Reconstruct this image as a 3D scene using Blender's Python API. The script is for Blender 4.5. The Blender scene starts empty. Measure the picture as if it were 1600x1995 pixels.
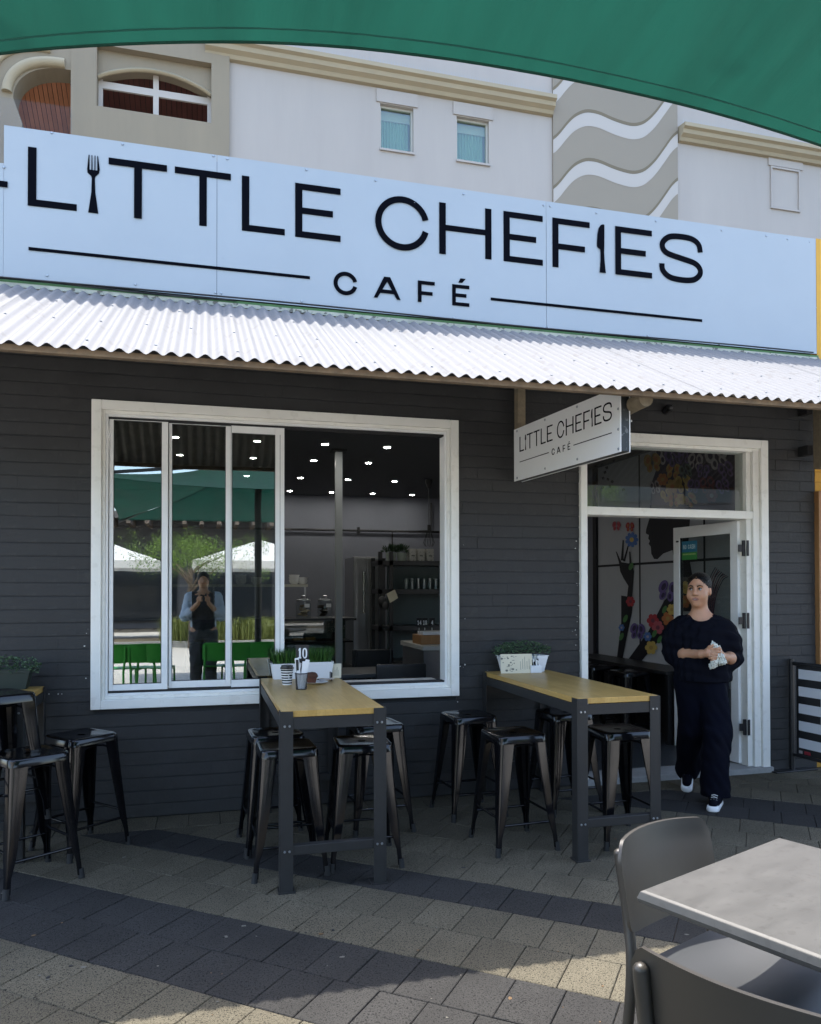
import bpy, bmesh, math, random
import numpy as np
from mathutils import Vector, Matrix
PI = math.pi
R = math.radians
random.seed(7)
rng = np.random.default_rng(7)
SC = bpy.context.scene
COL = SC.collection

# ------------------------------------------------------------------ camera
F_PX, YAW, PITCH, ROLL, CY0, DIST, EYE = 1495.45, 0.26155, 0.01291, -0.0016, 1130.9, 5.389, 1.5
IW, IH = 1600.0, 1995.0
_f = Vector((math.sin(YAW) * math.cos(PITCH), math.cos(YAW) * math.cos(PITCH), math.sin(PITCH)))
_r = Vector((math.cos(YAW), -math.sin(YAW), 0))
_u = _r.cross(_f)
_r, _u = math.cos(ROLL) * _r + math.sin(ROLL) * _u, -math.sin(ROLL) * _r + math.cos(ROLL) * _u
CAM = Vector((0, -DIST, EYE))
cd = bpy.data.cameras.new('camera')
cam = bpy.data.objects.new('camera', cd)
COL.objects.link(cam)
cam.matrix_world = Matrix(((_r.x, _u.x, -_f.x, CAM.x), (_r.y, _u.y, -_f.y, CAM.y), (_r.z, _u.z, -_f.z, CAM.z), (0, 0, 0, 1)))
cd.sensor_fit = 'VERTICAL'
cd.sensor_height = 24
cd.sensor_width = 24
cd.lens = 24 * F_PX / IH
cd.shift_y = (CY0 - IH / 2) / IH          # the horizon sits below the picture's middle
cd.clip_start = 0.05
cd.clip_end = 600
SC.camera = cam

# ------------------------------------------------------------------ sky, sun, exposure
SUN_TO = Vector((0.12, -1.0, -3.0)).normalized()       # the way the light travels: from high behind the shop
el = math.asin(-SUN_TO.z)
az = math.atan2(-SUN_TO.x, -SUN_TO.y)
w = bpy.data.worlds.new('World')
SC.world = w
w.use_nodes = True
nt = w.node_tree
sky = nt.nodes.new('ShaderNodeTexSky')
sky.sky_type = 'NISHITA'
sky.sun_disc = False
sky.sun_elevation = el
sky.sun_rotation = az
sky.air_density = 1.0
sky.dust_density = 2.2
sky.ozone_density = 0.45
bg = nt.nodes['Background']
bg.inputs[1].default_value = 0.15
nt.links.new(sky.outputs[0], bg.inputs[0])
sl = bpy.data.lights.new('sun', 'SUN')
sl.energy = 2.0
sl.angle = R(0.5)
sl.color = (1, 0.955, 0.88)
so = bpy.data.objects.new('sun', sl)
COL.objects.link(so)
so.rotation_euler = SUN_TO.to_track_quat('-Z', 'Y').to_euler()
so.location = (0, 8, 25)
SC.view_settings.view_transform = 'Standard'
SC.view_settings.look = 'None'
SC.view_settings.gamma = 1
SC.view_settings.use_curve_mapping = False
SC.view_settings.exposure = 2.42
SC.cycles.use_denoising = True
SC.cycles.max_bounces = 8
SC.cycles.transparent_max_bounces = 12
SC.cycles.sample_clamp_indirect = 6

# ------------------------------------------------------------------ pixel -> place
def ray(px, py):
    return _r * ((px - IW / 2) / F_PX) + _u * ((CY0 - py) / F_PX) + _f
def at(px, py, axis, val):
    d = ray(px, py)
    return CAM + d * ((val - CAM[axis]) / d[axis])
def atY(px, py, Y=0.0): return at(px, py, 1, Y)
def atZ(px, py, Z=0.0): return at(px, py, 2, Z)
def atX(px, py, X): return at(px, py, 0, X)
def to_px(P):
    d = Vector(P) - CAM
    z = d.dot(_f)
    return (IW / 2 + F_PX * d.dot(_r) / z, CY0 - F_PX * d.dot(_u) / z, z)

# ------------------------------------------------------------------ mesh builder
class MB:
    def __init__(s): s.v = []; s.f = []; s.m = []
    def add(s, vs, fs, mi=0):
        o = len(s.v)
        s.v += [tuple(v) for v in vs]
        for f in fs:
            s.f.append([o + i for i in f]); s.m.append(mi)
        return s
    def box(s, x0, x1, y0, y1, z0, z1, mi=0):
        vs = [(x0, y0, z0), (x1, y0, z0), (x1, y1, z0), (x0, y1, z0), (x0, y0, z1), (x1, y0, z1), (x1, y1, z1), (x0, y1, z1)]
        return s.add(vs, [(0, 3, 2, 1), (4, 5, 6, 7), (0, 1, 5, 4), (1, 2, 6, 5), (2, 3, 7, 6), (3, 0, 4, 7)], mi)
    def bar(s, a, b, wx, wz, up=(0, 0, 1), mi=0):
        a, b = Vector(a), Vector(b); d = (b - a).normalized(); upv = Vector(up)
        if abs(d.dot(upv)) > .98: upv = Vector((0, 1, 0))
        r = d.cross(upv).normalized(); u = r.cross(d)
        vs = []
        for p in (a, b):
            for sx, sz in ((-1, -1), (1, -1), (1, 1), (-1, 1)): vs.append(p + r * (sx * wx / 2) + u * (sz * wz / 2))
        return s.add(vs, [(0, 1, 2, 3), (7, 6, 5, 4), (0, 4, 5, 1), (1, 5, 6, 2), (2, 6, 7, 3), (3, 7, 4, 0)], mi)
    def cyl(s, a, b, r0, r1=None, n=12, cap=True, mi=0):
        r1 = r0 if r1 is None else r1
        a, b = Vector(a), Vector(b); d = (b - a).normalized()
        h = Vector((0, 0, 1)) if abs(d.z) < .9 else Vector((1, 0, 0))
        x = d.cross(h).normalized(); y = d.cross(x)
        vs = [a + (x * math.cos(2 * PI * i / n) + y * math.sin(2 * PI * i / n)) * r0 for i in range(n)]
        vs += [b + (x * math.cos(2 * PI * i / n) + y * math.sin(2 * PI * i / n)) * r1 for i in range(n)]
        fs = [(i, n + i, n + (i + 1) % n, (i + 1) % n) for i in range(n)]
        if cap: fs += [tuple(range(n)), tuple(range(2 * n - 1, n - 1, -1))]
        return s.add(vs, fs, mi)
    def tube(s, pts, r, n=8, mi=0, closed=False):
        pts = [Vector(p) for p in pts]; N = len(pts); rs = r if isinstance(r, (list, tuple)) else [r] * N
        vs = []; h = None
        for i, p in enumerate(pts):
            d = (pts[min(i + 1, N - 1)] - pts[max(i - 1, 0)])
            if closed: d = pts[(i + 1) % N] - pts[i - 1]
            d.normalize()
            if h is None:
                h = Vector((0, 0, 1)) if abs(d.z) < .9 else Vector((1, 0, 0))
            x = d.cross(h).normalized(); y = d.cross(x); h = -y if False else h
            vs += [p + (x * math.cos(2 * PI * k / n) + y * math.sin(2 * PI * k / n)) * rs[i] for k in range(n)]
        fs = []
        for i in range(N if closed else N - 1):
            j = (i + 1) % N
            fs += [(i * n + k, j * n + k, j * n + (k + 1) % n, i * n + (k + 1) % n) for k in range(n)]
        if not closed: fs += [tuple(range(n)), tuple(range(N * n - 1, (N - 1) * n - 1, -1))]
        return s.add(vs, fs, mi)
    def lathe(s, prof, c=(0, 0, 0), n=20, mi=0, caps=True):
        vs = []; N = len(prof)
        for r, z in prof:
            vs += [(c[0] + r * math.cos(2 * PI * k / n), c[1] + r * math.sin(2 * PI * k / n), c[2] + z) for k in range(n)]
        fs = []
        for i in range(N - 1):
            fs += [(i * n + k, i * n + (k + 1) % n, (i + 1) * n + (k + 1) % n, (i + 1) * n + k) for k in range(n)]
        if caps: fs += [tuple(range(n - 1, -1, -1)), tuple(range((N - 1) * n, N * n))]
        return s.add(vs, fs, mi)
    def prism(s, poly, o, ux, uy, un, t, mi=0):
        o, ux, uy, un = Vector(o), Vector(ux), Vector(uy), Vector(un); n = len(poly)
        ar = sum(poly[i][0] * poly[(i + 1) % n][1] - poly[(i + 1) % n][0] * poly[i][1] for i in range(n))
        if (ar < 0) != (ux.cross(uy).dot(un) * t < 0): poly = poly[::-1]
        lo = [o + ux * a + uy * b for a, b in poly]; hi = [p + un * t for p in lo]
        return s.add(lo + hi, [tuple(range(n - 1, -1, -1)), tuple(range(n, 2 * n))] + [(i, (i + 1) % n, n + (i + 1) % n, n + i) for i in range(n)], mi)
    def grid(s, fn, nu, nv, mi=0):
        vs = [fn(i / nu, j / nv) for i in range(nu + 1) for j in range(nv + 1)]
        W_ = nv + 1
        return s.add(vs, [(i * W_ + j, (i + 1) * W_ + j, (i + 1) * W_ + j + 1, i * W_ + j + 1) for i in range(nu) for j in range(nv)], mi)
    def ball(s, c, r, n=10, m=7, mi=0):
        r = (r, r, r) if not isinstance(r, (tuple, list)) else r
        vs = [(c[0], c[1], c[2] - r[2])]
        for j in range(1, m):
            a = -PI / 2 + PI * j / m
            vs += [(c[0] + r[0] * math.cos(a) * math.cos(2 * PI * k / n), c[1] + r[1] * math.cos(a) * math.sin(2 * PI * k / n), c[2] + r[2] * math.sin(a)) for k in range(n)]
        vs.append((c[0], c[1], c[2] + r[2]))
        fs = [(0, 1 + (k + 1) % n, 1 + k) for k in range(n)]
        for j in range(m - 2):
            fs += [(1 + j * n + k, 1 + j * n + (k + 1) % n, 1 + (j + 1) * n + (k + 1) % n, 1 + (j + 1) * n + k) for k in range(n)]
        L = len(vs) - 1; b = 1 + (m - 2) * n
        fs += [(b + k, b + (k + 1) % n, L) for k in range(n)]
        return s.add(vs, fs, mi)
    def mesh(s, name, smooth=None):
        me = bpy.data.meshes.new(name)
        me.from_pydata(s.v, [], s.f)
        me.polygons.foreach_set('material_index', s.m)
        if smooth is not None:
            me.polygons.foreach_set('use_smooth', [True] * len(s.f))
            if smooth < 179: me.set_sharp_from_angle(angle=R(smooth))
        me.update()
        return me

def link(name, me, parent=None, mats=None):
    o = bpy.data.objects.new(name, me)
    COL.objects.link(o)
    if parent is not None: o.parent = parent
    if mats is not None:
        for m in (mats if isinstance(mats, (list, tuple)) else [mats]): me.materials.append(m)
    return o
def obj(name, mb, mats, parent=None, smooth=None, bevel=0, seg=2):
    o = link(name, mb.mesh(name, smooth), parent, mats)
    if bevel:
        md = o.modifiers.new('bevel', 'BEVEL'); md.width = bevel; md.segments = seg; md.limit_method = 'ANGLE'; md.angle_limit = R(40)
    return o
def tag(o, label=None, cat=None, group=None, kind=None):
    if label: o['label'] = label
    if cat: o['category'] = cat
    if group: o['group'] = group
    if kind: o['kind'] = kind
    return o
def thing(name, label, cat, loc=(0, 0, 0), rz=0, group=None):
    o = bpy.data.objects.new(name, None)
    COL.objects.link(o)
    o.empty_display_size = .1
    o.location = loc; o.rotation_euler = (0, 0, rz)
    return tag(o, label, cat, group)
def part(name, parent, loc=(0, 0, 0)):
    o = bpy.data.objects.new(name, None); COL.objects.link(o); o.parent = parent; o.location = loc; o.empty_display_size = .05
    return o
def copy_tree(o, parent=None):
    kids = list(o.children)
    c = o.copy(); COL.objects.link(c); c.parent = parent
    for k in kids: copy_tree(k, c)
    return c
def struct(name, mb, mats, **k): return tag(obj(name, mb, mats, **k), kind='structure')

# ------------------------------------------------------------------ materials
MATS = {}
def base_mat(name):
    m = bpy.data.materials.new(name); m.use_nodes = True
    return m, m.node_tree, m.node_tree.nodes['Principled BSDF']
def N(nt, t, **inp):
    n = nt.nodes.new(t)
    for k, v in inp.items():
        n.inputs[k.replace('_', ' ')].default_value = v
    return n
def mat(name, col, rough=.5, metal=0., var=0., vs=6., bump=0., bs=80., spec=.5, coat=0., rnd=0., stretch=None, spots=0., spot_col=(.02, .02, .02), spot_s=120., trans=0., world=False):
    if name in MATS: return MATS[name]
    m, nt, b = base_mat(name)
    L = nt.links.new
    b.inputs['Roughness'].default_value = rough
    b.inputs['Metallic'].default_value = metal
    b.inputs['Specular IOR Level'].default_value = spec
    b.inputs['Coat Weight'].default_value = coat
    b.inputs['Coat Roughness'].default_value = .08
    tc = nt.nodes.new('ShaderNodeTexCoord')
    vec = tc.outputs['Object']
    if world: vec = nt.nodes.new('ShaderNodeNewGeometry').outputs['Position']
    if stretch:
        mp = nt.nodes.new('ShaderNodeMapping'); mp.inputs['Scale'].default_value = stretch
        L(vec, mp.inputs[0]); vec = mp.outputs[0]
    src = None
    c4 = (*col, 1)
    if var or rnd or spots:
        hsv = N(nt, 'ShaderNodeHueSaturation'); hsv.inputs['Color'].default_value = c4
        val = None
        if var:
            nz = N(nt, 'ShaderNodeTexNoise', Scale=vs, Detail=6., Roughness=.65); L(vec, nz.inputs['Vector'])
            mr = N(nt, 'ShaderNodeMapRange', From_Min=.25, From_Max=.75, To_Min=1 - var, To_Max=1 + var); L(nz.outputs['Fac'], mr.inputs['Value'])
            val = mr.outputs[0]
            rr = N(nt, 'ShaderNodeMapRange', From_Min=.25, From_Max=.75, To_Min=max(.02, rough * (1 - var * .8)), To_Max=min(1, rough * (1 + var * .8)))
            L(nz.outputs['Fac'], rr.inputs['Value']); L(rr.outputs[0], b.inputs['Roughness'])
        if rnd:
            oi = nt.nodes.new('ShaderNodeObjectInfo')
            mr2 = N(nt, 'ShaderNodeMapRange', From_Min=0., From_Max=1., To_Min=1 - rnd, To_Max=1 + rnd); L(oi.outputs['Random'], mr2.inputs['Value'])
            if val is not None:
                mu = nt.nodes.new('ShaderNodeMath'); mu.operation = 'MULTIPLY'; L(val, mu.inputs[0]); L(mr2.outputs[0], mu.inputs[1]); val = mu.outputs[0]
            else: val = mr2.outputs[0]
        if val is not None: L(val, hsv.inputs['Value'])
        src = hsv.outputs[0]
        if spots:
            vo = N(nt, 'ShaderNodeTexNoise', Scale=spot_s, Detail=2., Roughness=.5); L(tc.outputs['Object'], vo.inputs['Vector'])
            cr = N(nt, 'ShaderNodeMapRange', From_Min=.60, From_Max=.66, To_Min=0., To_Max=spots); L(vo.outputs['Fac'], cr.inputs['Value'])
            mx = nt.nodes.new('ShaderNodeMix'); mx.data_type = 'RGBA'
            L(cr.outputs[0], mx.inputs[0]); L(src, mx.inputs[6]); mx.inputs[7].default_value = (*spot_col, 1)
            src = mx.outputs[2]
        L(src, b.inputs['Base Color'])
    else:
        b.inputs['Base Color'].default_value = c4
    if bump:
        nb = N(nt, 'ShaderNodeTexNoise', Scale=bs, Detail=4., Roughness=.6); L(vec, nb.inputs['Vector'])
        bp = N(nt, 'ShaderNodeBump', Strength=min(1., bump), Distance=.004); L(nb.outputs['Fac'], bp.inputs['Height']); L(bp.outputs[0], b.inputs['Normal'])
    if trans:
        out = nt.nodes['Material Output']
        tr = nt.nodes.new('ShaderNodeBsdfTranslucent'); tr.inputs[0].default_value = c4
        if src is not None: L(src, tr.inputs[0])
        ms = nt.nodes.new('ShaderNodeMixShader'); ms.inputs[0].default_value = trans
        L(b.outputs[0], ms.inputs[1]); L(tr.outputs[0], ms.inputs[2]); L(ms.outputs[0], out.inputs[0])
    MATS[name] = m
    return m
def glow(name, col, s):
    if name in MATS: return MATS[name]
    m, nt, b = base_mat(name)
    b.inputs['Base Color'].default_value = (*col, 1)
    b.inputs['Emission Color'].default_value = (*col, 1); b.inputs['Emission Strength'].default_value = s
    MATS[name] = m
    return m
def glass(name, tint, refl, bump=0.):
    if name in MATS: return MATS[name]
    m, nt, b = base_mat(name)
    L = nt.links.new; out = nt.nodes['Material Output']; nt.nodes.remove(b)
    fr = N(nt, 'ShaderNodeLayerWeight', Blend=.5)
    pw = nt.nodes.new('ShaderNodeMath'); pw.operation = 'POWER'; pw.inputs[1].default_value = 5.; L(fr.outputs['Facing'], pw.inputs[0])
    ad = nt.nodes.new('ShaderNodeMath'); ad.operation = 'ADD'; ad.use_clamp = True; ad.inputs[1].default_value = refl + .03; L(pw.outputs[0], ad.inputs[0])
    t = nt.nodes.new('ShaderNodeBsdfTransparent'); t.inputs[0].default_value = (*tint, 1)
    g = N(nt, 'ShaderNodeBsdfGlossy', Roughness=.004); g.inputs[0].default_value = (.93, .96, .96, 1)
    if bump:
        tc = nt.nodes.new('ShaderNodeTexCoord'); nz = N(nt, 'ShaderNodeTexNoise', Scale=3.5, Detail=1.)
        L(tc.outputs['Object'], nz.inputs['Vector'])
        bp = N(nt, 'ShaderNodeBump', Strength=min(1., bump), Distance=.01); L(nz.outputs['Fac'], bp.inputs['Height']); L(bp.outputs[0], g.inputs['Normal'])
    mx = nt.nodes.new('ShaderNodeMixShader'); L(ad.outputs[0], mx.inputs[0]); L(t.outputs[0], mx.inputs[1]); L(g.outputs[0], mx.inputs[2]); L(mx.outputs[0], out.inputs[0])
    MATS[name] = m
    return m

m_brick = mat('painted_brick', (.030, .0295, .029), .6, var=.30, vs=4, bump=.6, bs=38, rnd=.035, spec=.35, world=True, spots=.25, spot_col=(.055, .053, .05), spot_s=9)
m_mortar = mat('painted_mortar', (.013, .014, .016), .7, bump=.5, bs=40)
m_trim = mat('cream_paint', (.80, .785, .72), .42, var=.05, vs=5, bump=.12, bs=25, spots=.18, spot_col=(.5, .47, .40), spot_s=18, world=True)
m_sash = mat('white_powder_coat', (.80, .80, .775), .35, var=.05, vs=8)
m_dark = mat('black_gap', (.012, .012, .013), .6)
m_sign = mat('sign_sheet', (.325, .365, .395), .55, spec=.25, var=.04, vs=1.1, bump=.08, bs=1.2)
m_signw = mat('hanging_sign_sheet', (.80, .795, .78), .35, var=.02)
m_ink = mat('navy_black_vinyl', (.0009, .0012, .0034), .6, var=.1, spec=.04)
m_screw = mat('screw_head', (.36, .38, .4), .35, metal=.8)
m_green_edge = mat('green_fascia_paint', (.05, .13, .04), .6, var=.35, vs=7)
m_oldcream = mat('weathered_fascia', (.36, .37, .31), .7, var=.35, vs=9, spots=.8, spot_col=(.05, .045, .04), spot_s=22)
m_roof = mat('white_corrugated_steel', (.168, .167, .168), .75, spec=.12, var=.09, vs=2.2, stretch=(9, 1, 1), spots=.30, spot_col=(.11, .10, .09), spot_s=11)
m_under = mat('bounce_grey', (.30, .28, .25), .8, var=.3, vs=12)  # underside colour lightened to bounce more light under the awning
m_batten = mat('weathered_batten', (.20, .145, .095), .85, var=.4, vs=14, bump=.4)
m_log = mat('old_log', (.20, .16, .105), .85, var=.35, vs=20, bump=.6, bs=40)
m_steelblk = mat('charcoal_steel', (.024, .0235, .023), .5, spec=.3, var=.12, vs=14, bump=.1, bs=90)
m_stool = mat('gloss_black_steel', (.004, .004, .005), .13, var=.35, vs=10, spec=.42, coat=.0)
m_rubber = mat('black_rubber', (.010, .010, .010), .7)
m_chair = mat('taupe_plastic', (.031, .027, .0225), .42, var=.06, vs=4, bump=.06, bs=300)
m_seatg = mat('grey_seat_plastic', (.028, .030, .032), .5, var=.06, vs=6, bump=.08, bs=300)
m_yellow = mat('ochre_painted_brick', (.55, .28, .02), .65, var=.15, vs=10, bump=.4, bs=40, rnd=.08)
m_timber = mat('stained_timber', (.30, .15, .055), .5, var=.25, vs=5, stretch=(14, 14, 1), bump=.2)
m_conc = mat('concrete_step', (.26, .26, .25), .85, var=.2, vs=9, bump=.4)
m_white = mat('white_enamel', (.70, .71, .72), .35, var=.03)
m_paper = mat('menu_paper', (.66, .60, .45), .7, var=.08, vs=14)
m_blackp = mat('black_plastic', (.012, .012, .013), .4)
m_steel = mat('stainless_steel', (.42, .42, .43), .3, metal=.9, var=.1, vs=4)
m_intw = mat('interior_wall', (.19, .20, .235), .75, var=.08, vs=2)
m_ceil = mat('interior_ceiling', (.13, .13, .135), .8)
m_floor = mat('interior_floor', (.035, .04, .045), .5, var=.15)
m_glass = glass('window_glass', (.55, .59, .57), .22, bump=.018)
m_glass2 = glass('door_glass', (.80, .83, .82), .03)
m_glass3 = glass('clear_glass', (.85, .88, .88), .02)

def wood_top():
    m, nt, b = base_mat('butcher_block_oak'); L = nt.links.new
    tc = nt.nodes.new('ShaderNodeTexCoord')
    mp = nt.nodes.new('ShaderNodeMapping'); mp.inputs['Rotation'].default_value = (0, 0, R(90)); L(tc.outputs['Object'], mp.inputs[0])
    br = N(nt, 'ShaderNodeTexBrick', Scale=1., Mortar_Size=.0006, Bias=-.2, Brick_Width=.34, Row_Height=.043)
    br.offset = .37; br.inputs['Color1'].default_value = (.40, .245, .072, 1); br.inputs['Color2'].default_value = (.48, .31, .10, 1); br.inputs['Mortar'].default_value = (.33, .195, .055, 1)
    L(mp.outputs[0], br.inputs['Vector'])
    nz = N(nt, 'ShaderNodeTexNoise', Scale=6., Detail=8., Roughness=.7)
    mp2 = nt.nodes.new('ShaderNodeMapping'); mp2.inputs['Scale'].default_value = (14, 1.2, 14); L(tc.outputs['Object'], mp2.inputs[0]); L(mp2.outputs[0], nz.inputs['Vector'])
    hs = N(nt, 'ShaderNodeHueSaturation'); mr = N(nt, 'ShaderNodeMapRange', From_Min=.3, From_Max=.7, To_Min=.86, To_Max=1.12)
    L(nz.outputs['Fac'], mr.inputs['Value']); L(mr.outputs[0], hs.inputs['Value']); L(br.outputs['Color'], hs.inputs['Color']); L(hs.outputs[0], b.inputs['Base Color'])
    b.inputs['Roughness'].default_value = .34; b.inputs['Specular IOR Level'].default_value = .22; b.inputs['Coat Weight'].default_value = .04; b.inputs['Coat Roughness'].default_value = .18
    return m
m_wood = wood_top()

def paver_mat(name, col, fleck, amt, rnd, hue=(.0, .0)):
    m, nt, b = base_mat(name); L = nt.links.new
    tc = nt.nodes.new('ShaderNodeTexCoord'); oi = nt.nodes.new('ShaderNodeObjectInfo'); geo = nt.nodes.new('ShaderNodeNewGeometry')
    hs = N(nt, 'ShaderNodeHueSaturation'); hs.inputs['Color'].default_value = (*col, 1)
    nz = N(nt, 'ShaderNodeTexNoise', Scale=3.2, Detail=7., Roughness=.7); L(geo.outputs['Position'], nz.inputs['Vector'])
    a = N(nt, 'ShaderNodeMapRange', From_Min=.3, From_Max=.7, To_Min=.80, To_Max=1.18); L(nz.outputs['Fac'], a.inputs['Value'])
    r = N(nt, 'ShaderNodeMapRange', From_Min=0., From_Max=1., To_Min=1 - rnd, To_Max=1 + rnd); L(oi.outputs['Random'], r.inputs['Value'])
    mu = nt.nodes.new('ShaderNodeMath'); mu.operation = 'MULTIPLY'; L(a.outputs[0], mu.inputs[0]); L(r.outputs[0], mu.inputs[1]); L(mu.outputs[0], hs.inputs['Value'])
    cur = hs.outputs[0]
    for sc, lo, hi, cl, am in ((230., .54, .60, fleck, amt), (120., .60, .64, tuple(c * .35 for c in fleck), .9), (2.1, .58, .78, tuple(c * .55 for c in col), .55), (430., .58, .66, tuple(min(1, c * 1.9) for c in col), amt * .7)):
        n2 = N(nt, 'ShaderNodeTexNoise', Scale=sc, Detail=1.); L(geo.outputs['Position'], n2.inputs['Vector'])
        q = N(nt, 'ShaderNodeMapRange', From_Min=lo, From_Max=hi, To_Min=0., To_Max=am); L(n2.outputs['Fac'], q.inputs['Value'])
        mx = nt.nodes.new('ShaderNodeMix'); mx.data_type = 'RGBA'; L(q.outputs[0], mx.inputs[0]); L(cur, mx.inputs[6]); mx.inputs[7].default_value = (*cl, 1); cur = mx.outputs[2]
    L(cur, b.inputs['Base Color'])
    b.inputs['Roughness'].default_value = .85; b.inputs['Specular IOR Level'].default_value = .15
    nb = N(nt, 'ShaderNodeTexNoise', Scale=220., Detail=3.); L(geo.outputs['Position'], nb.inputs['Vector'])
    bp = N(nt, 'ShaderNodeBump', Strength=.5, Distance=.003); L(nb.outputs['Fac'], bp.inputs['Height']); L(bp.outputs[0], b.inputs['Normal'])
    return m
m_pav_l = paver_mat('buff_exposed_aggregate_paver', (.098, .086, .061), (.024, .020, .014), .8, .14)
m_pav_d = paver_mat('charcoal_granite_paver', (.033, .0315, .0295), (.010, .010, .010), .7, .10)
m_joint = mat('paver_joint_sand', (.060, .054, .044), .9, var=.3, vs=20)

# ================================================================== GROUND
u_dir = Vector((math.cos(R(-39.5)), math.sin(R(-39.5)), 0))
v_dir = Vector((-u_dir.y, u_dir.x, 0))
mb = MB().box(-60, 60, -70, 40, -.3, -.014)
ground = struct('ground', mb, m_joint)
mb = MB().box(-14, 16, -24, .02, -.013, -.009)
pavement = struct('pavement', mb, m_joint)
ROW, PW, N0 = .2895, .1965, -.41
def paver_mesh(w_, l_, name):
    b = MB(); g = .0018; c = .0028
    x, y = w_ / 2 - g, l_ / 2 - g
    vs = [(-x, -y, -.012), (x, -y, -.012), (x, y, -.012), (-x, y, -.012), (-x, -y, -c), (x, -y, -c), (x, y, -c), (-x, y, -c),
          (-x + c, -y + c, 0), (x - c, -y + c, 0), (x - c, y - c, 0), (-x + c, y - c, 0)]
    b.add(vs, [(0, 1, 5, 4), (1, 2, 6, 5), (2, 3, 7, 6), (3, 0, 4, 7), (4, 5, 9, 8), (5, 6, 10, 9), (6, 7, 11, 10), (7, 4, 8, 11), (8, 9, 10, 11)])
    return b
pm = {}
for key, m in (('l', m_pav_l), ('d', m_pav_d)):
    me = paver_mesh(PW, ROW, 'paver').mesh('paver'); me.materials.append(m); pm[key] = me
me = paver_mesh(.2, .285, 'paver').mesh('paver'); me.materials.append(m_pav_l); pm['h'] = me
cands = []
DARK = {0, 3, 4, -7, -8, 9, 10, -15}
for k in range(-26, 30):
    nmid = N0 - ROW * (k + .5)
    off = (0.33 if k % 2 else .0) + .04 * ((k * 7) % 5)
    for i in range(-60, 70):
        c = u_dir * ((i + off) * PW + .031) + v_dir * nmid
        if c.y > -.15 or c.y < -4.6 or c.x < -5 or c.x > 9: continue
        cands.append((c, math.atan2(u_dir.y, u_dir.x), 'd' if k in DARK else 'l'))
x = -5.0
while x < 9:
    if not (2.75 < x < 4.55 and False): cands.append((Vector((x, -.1475, 0)), 0, 'h'))
    x += .2
def inview(P, m=0):
    a, b, z = to_px(P)
    return z > .2 and -m < a < IW + m and -m < b < IH + m
vis = [c for c in cands if inview(c[0], 60)]
vis.sort(key=lambda c: (c[0] - CAM).length)
chosen = vis[:300]
ids = set(id(c) for c in chosen)
def clip_mesh(c, a, k):
    ca, sa = math.cos(a), math.sin(a); x, y = PW / 2 - .0022, ROW / 2 - .0022
    P = [(px_ * ca - py_ * sa, px_ * sa + py_ * ca) for px_, py_ in ((-x, -y), (x, -y), (x, y), (-x, y))]; lim = -.2935 - c.y; out = []
    for (p, q) in zip(P, P[1:] + P[:1]):
        if p[1] <= lim: out.append(p)
        if (p[1] <= lim) != (q[1] <= lim): f = (lim - p[1]) / (q[1] - p[1]); out.append((p[0] + (q[0] - p[0]) * f, lim))
    if len(out) < 3: return None
    return MB().prism(out, (0, 0, -.012), (1, 0, 0), (0, 1, 0), (0, 0, 1), .012)
def crosses(c, k): return k != 'h' and c.y > -.2935 - .18
for c, a, k in chosen:
    if crosses(c, k):
        b = clip_mesh(c, a, k)
        if b: obj('paver', b, m_pav_d if k == 'd' else m_pav_l, pavement).location = (c.x, c.y, 0)
        continue
    o = bpy.data.objects.new('paver', pm[k]); COL.objects.link(o); o.parent = pavement
    o.location = (c.x, c.y, rng.normal(0, .0009)); o.rotation_euler = (rng.normal(0, .0016), rng.normal(0, .0016), a + rng.normal(0, .003))
rest = MB()
tmpl = {k: ([v.co.copy() for v in pm[k].vertices], [tuple(p.vertices) for p in pm[k].polygons]) for k in pm}
for t in cands:
    if id(t) in ids: continue
    c, a, k = t; ca, sa = math.cos(a), math.sin(a)
    if crosses(c, k):
        b = clip_mesh(c, a, k)
        if b: rest.add([(v[0] + c.x, v[1] + c.y, v[2]) for v in b.v], b.f, 1 if k == 'd' else 0)
        continue
    rest.add([(c.x + v.x * ca - v.y * sa, c.y + v.x * sa + v.y * ca, v.z) for v in tmpl[k][0]], tmpl[k][1], 1 if k == 'd' else 0)
o = obj('far_pavers', rest, [m_pav_l, m_pav_d], pavement); o['kind'] = 'stuff'
sp = MB()
for i in range(150):
    px, py = random.uniform(0, 1600), random.uniform(1600, 1995); p = atZ(px, py, .0012); n = random.randint(5, 8); s = random.choice((.002, .003, .003, .004, .006, .011)); a0 = random.random() * 6
    sp.prism([(p.x + s * random.uniform(.5, 1.3) * math.cos(a0 + 2 * PI * k / n), p.y + s * random.uniform(.4, 1.2) * math.sin(a0 + 2 * PI * k / n)) for k in range(n)], (0, 0, .0005), (1, 0, 0), (0, 1, 0), (0, 0, 1), .0012, random.choice((0, 1, 1, 2)))
o = obj('pavement_litter', sp, [mat('pale_grit', (.12, .11, .09), .9), mat('dark_gum', (.012, .011, .010), .8), mat('dry_leaf', (.10, .055, .02), .8)], pavement); o['kind'] = 'stuff'
# paving beyond the view, kept pale to bounce light onto the shop front
mb = MB().box(-14, -5.1, -24, .0, -.0089, -.002).box(9.1, 16, -24, 0, -.0089, -.002).box(-5.1, 9.1, -24, -4.75, -.0089, -.002)
struct('plaza_paving', mb, mat('pale_concrete_plaza', (.42, .40, .36), .85, var=.12, vs=1.5, bump=.3))

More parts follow.
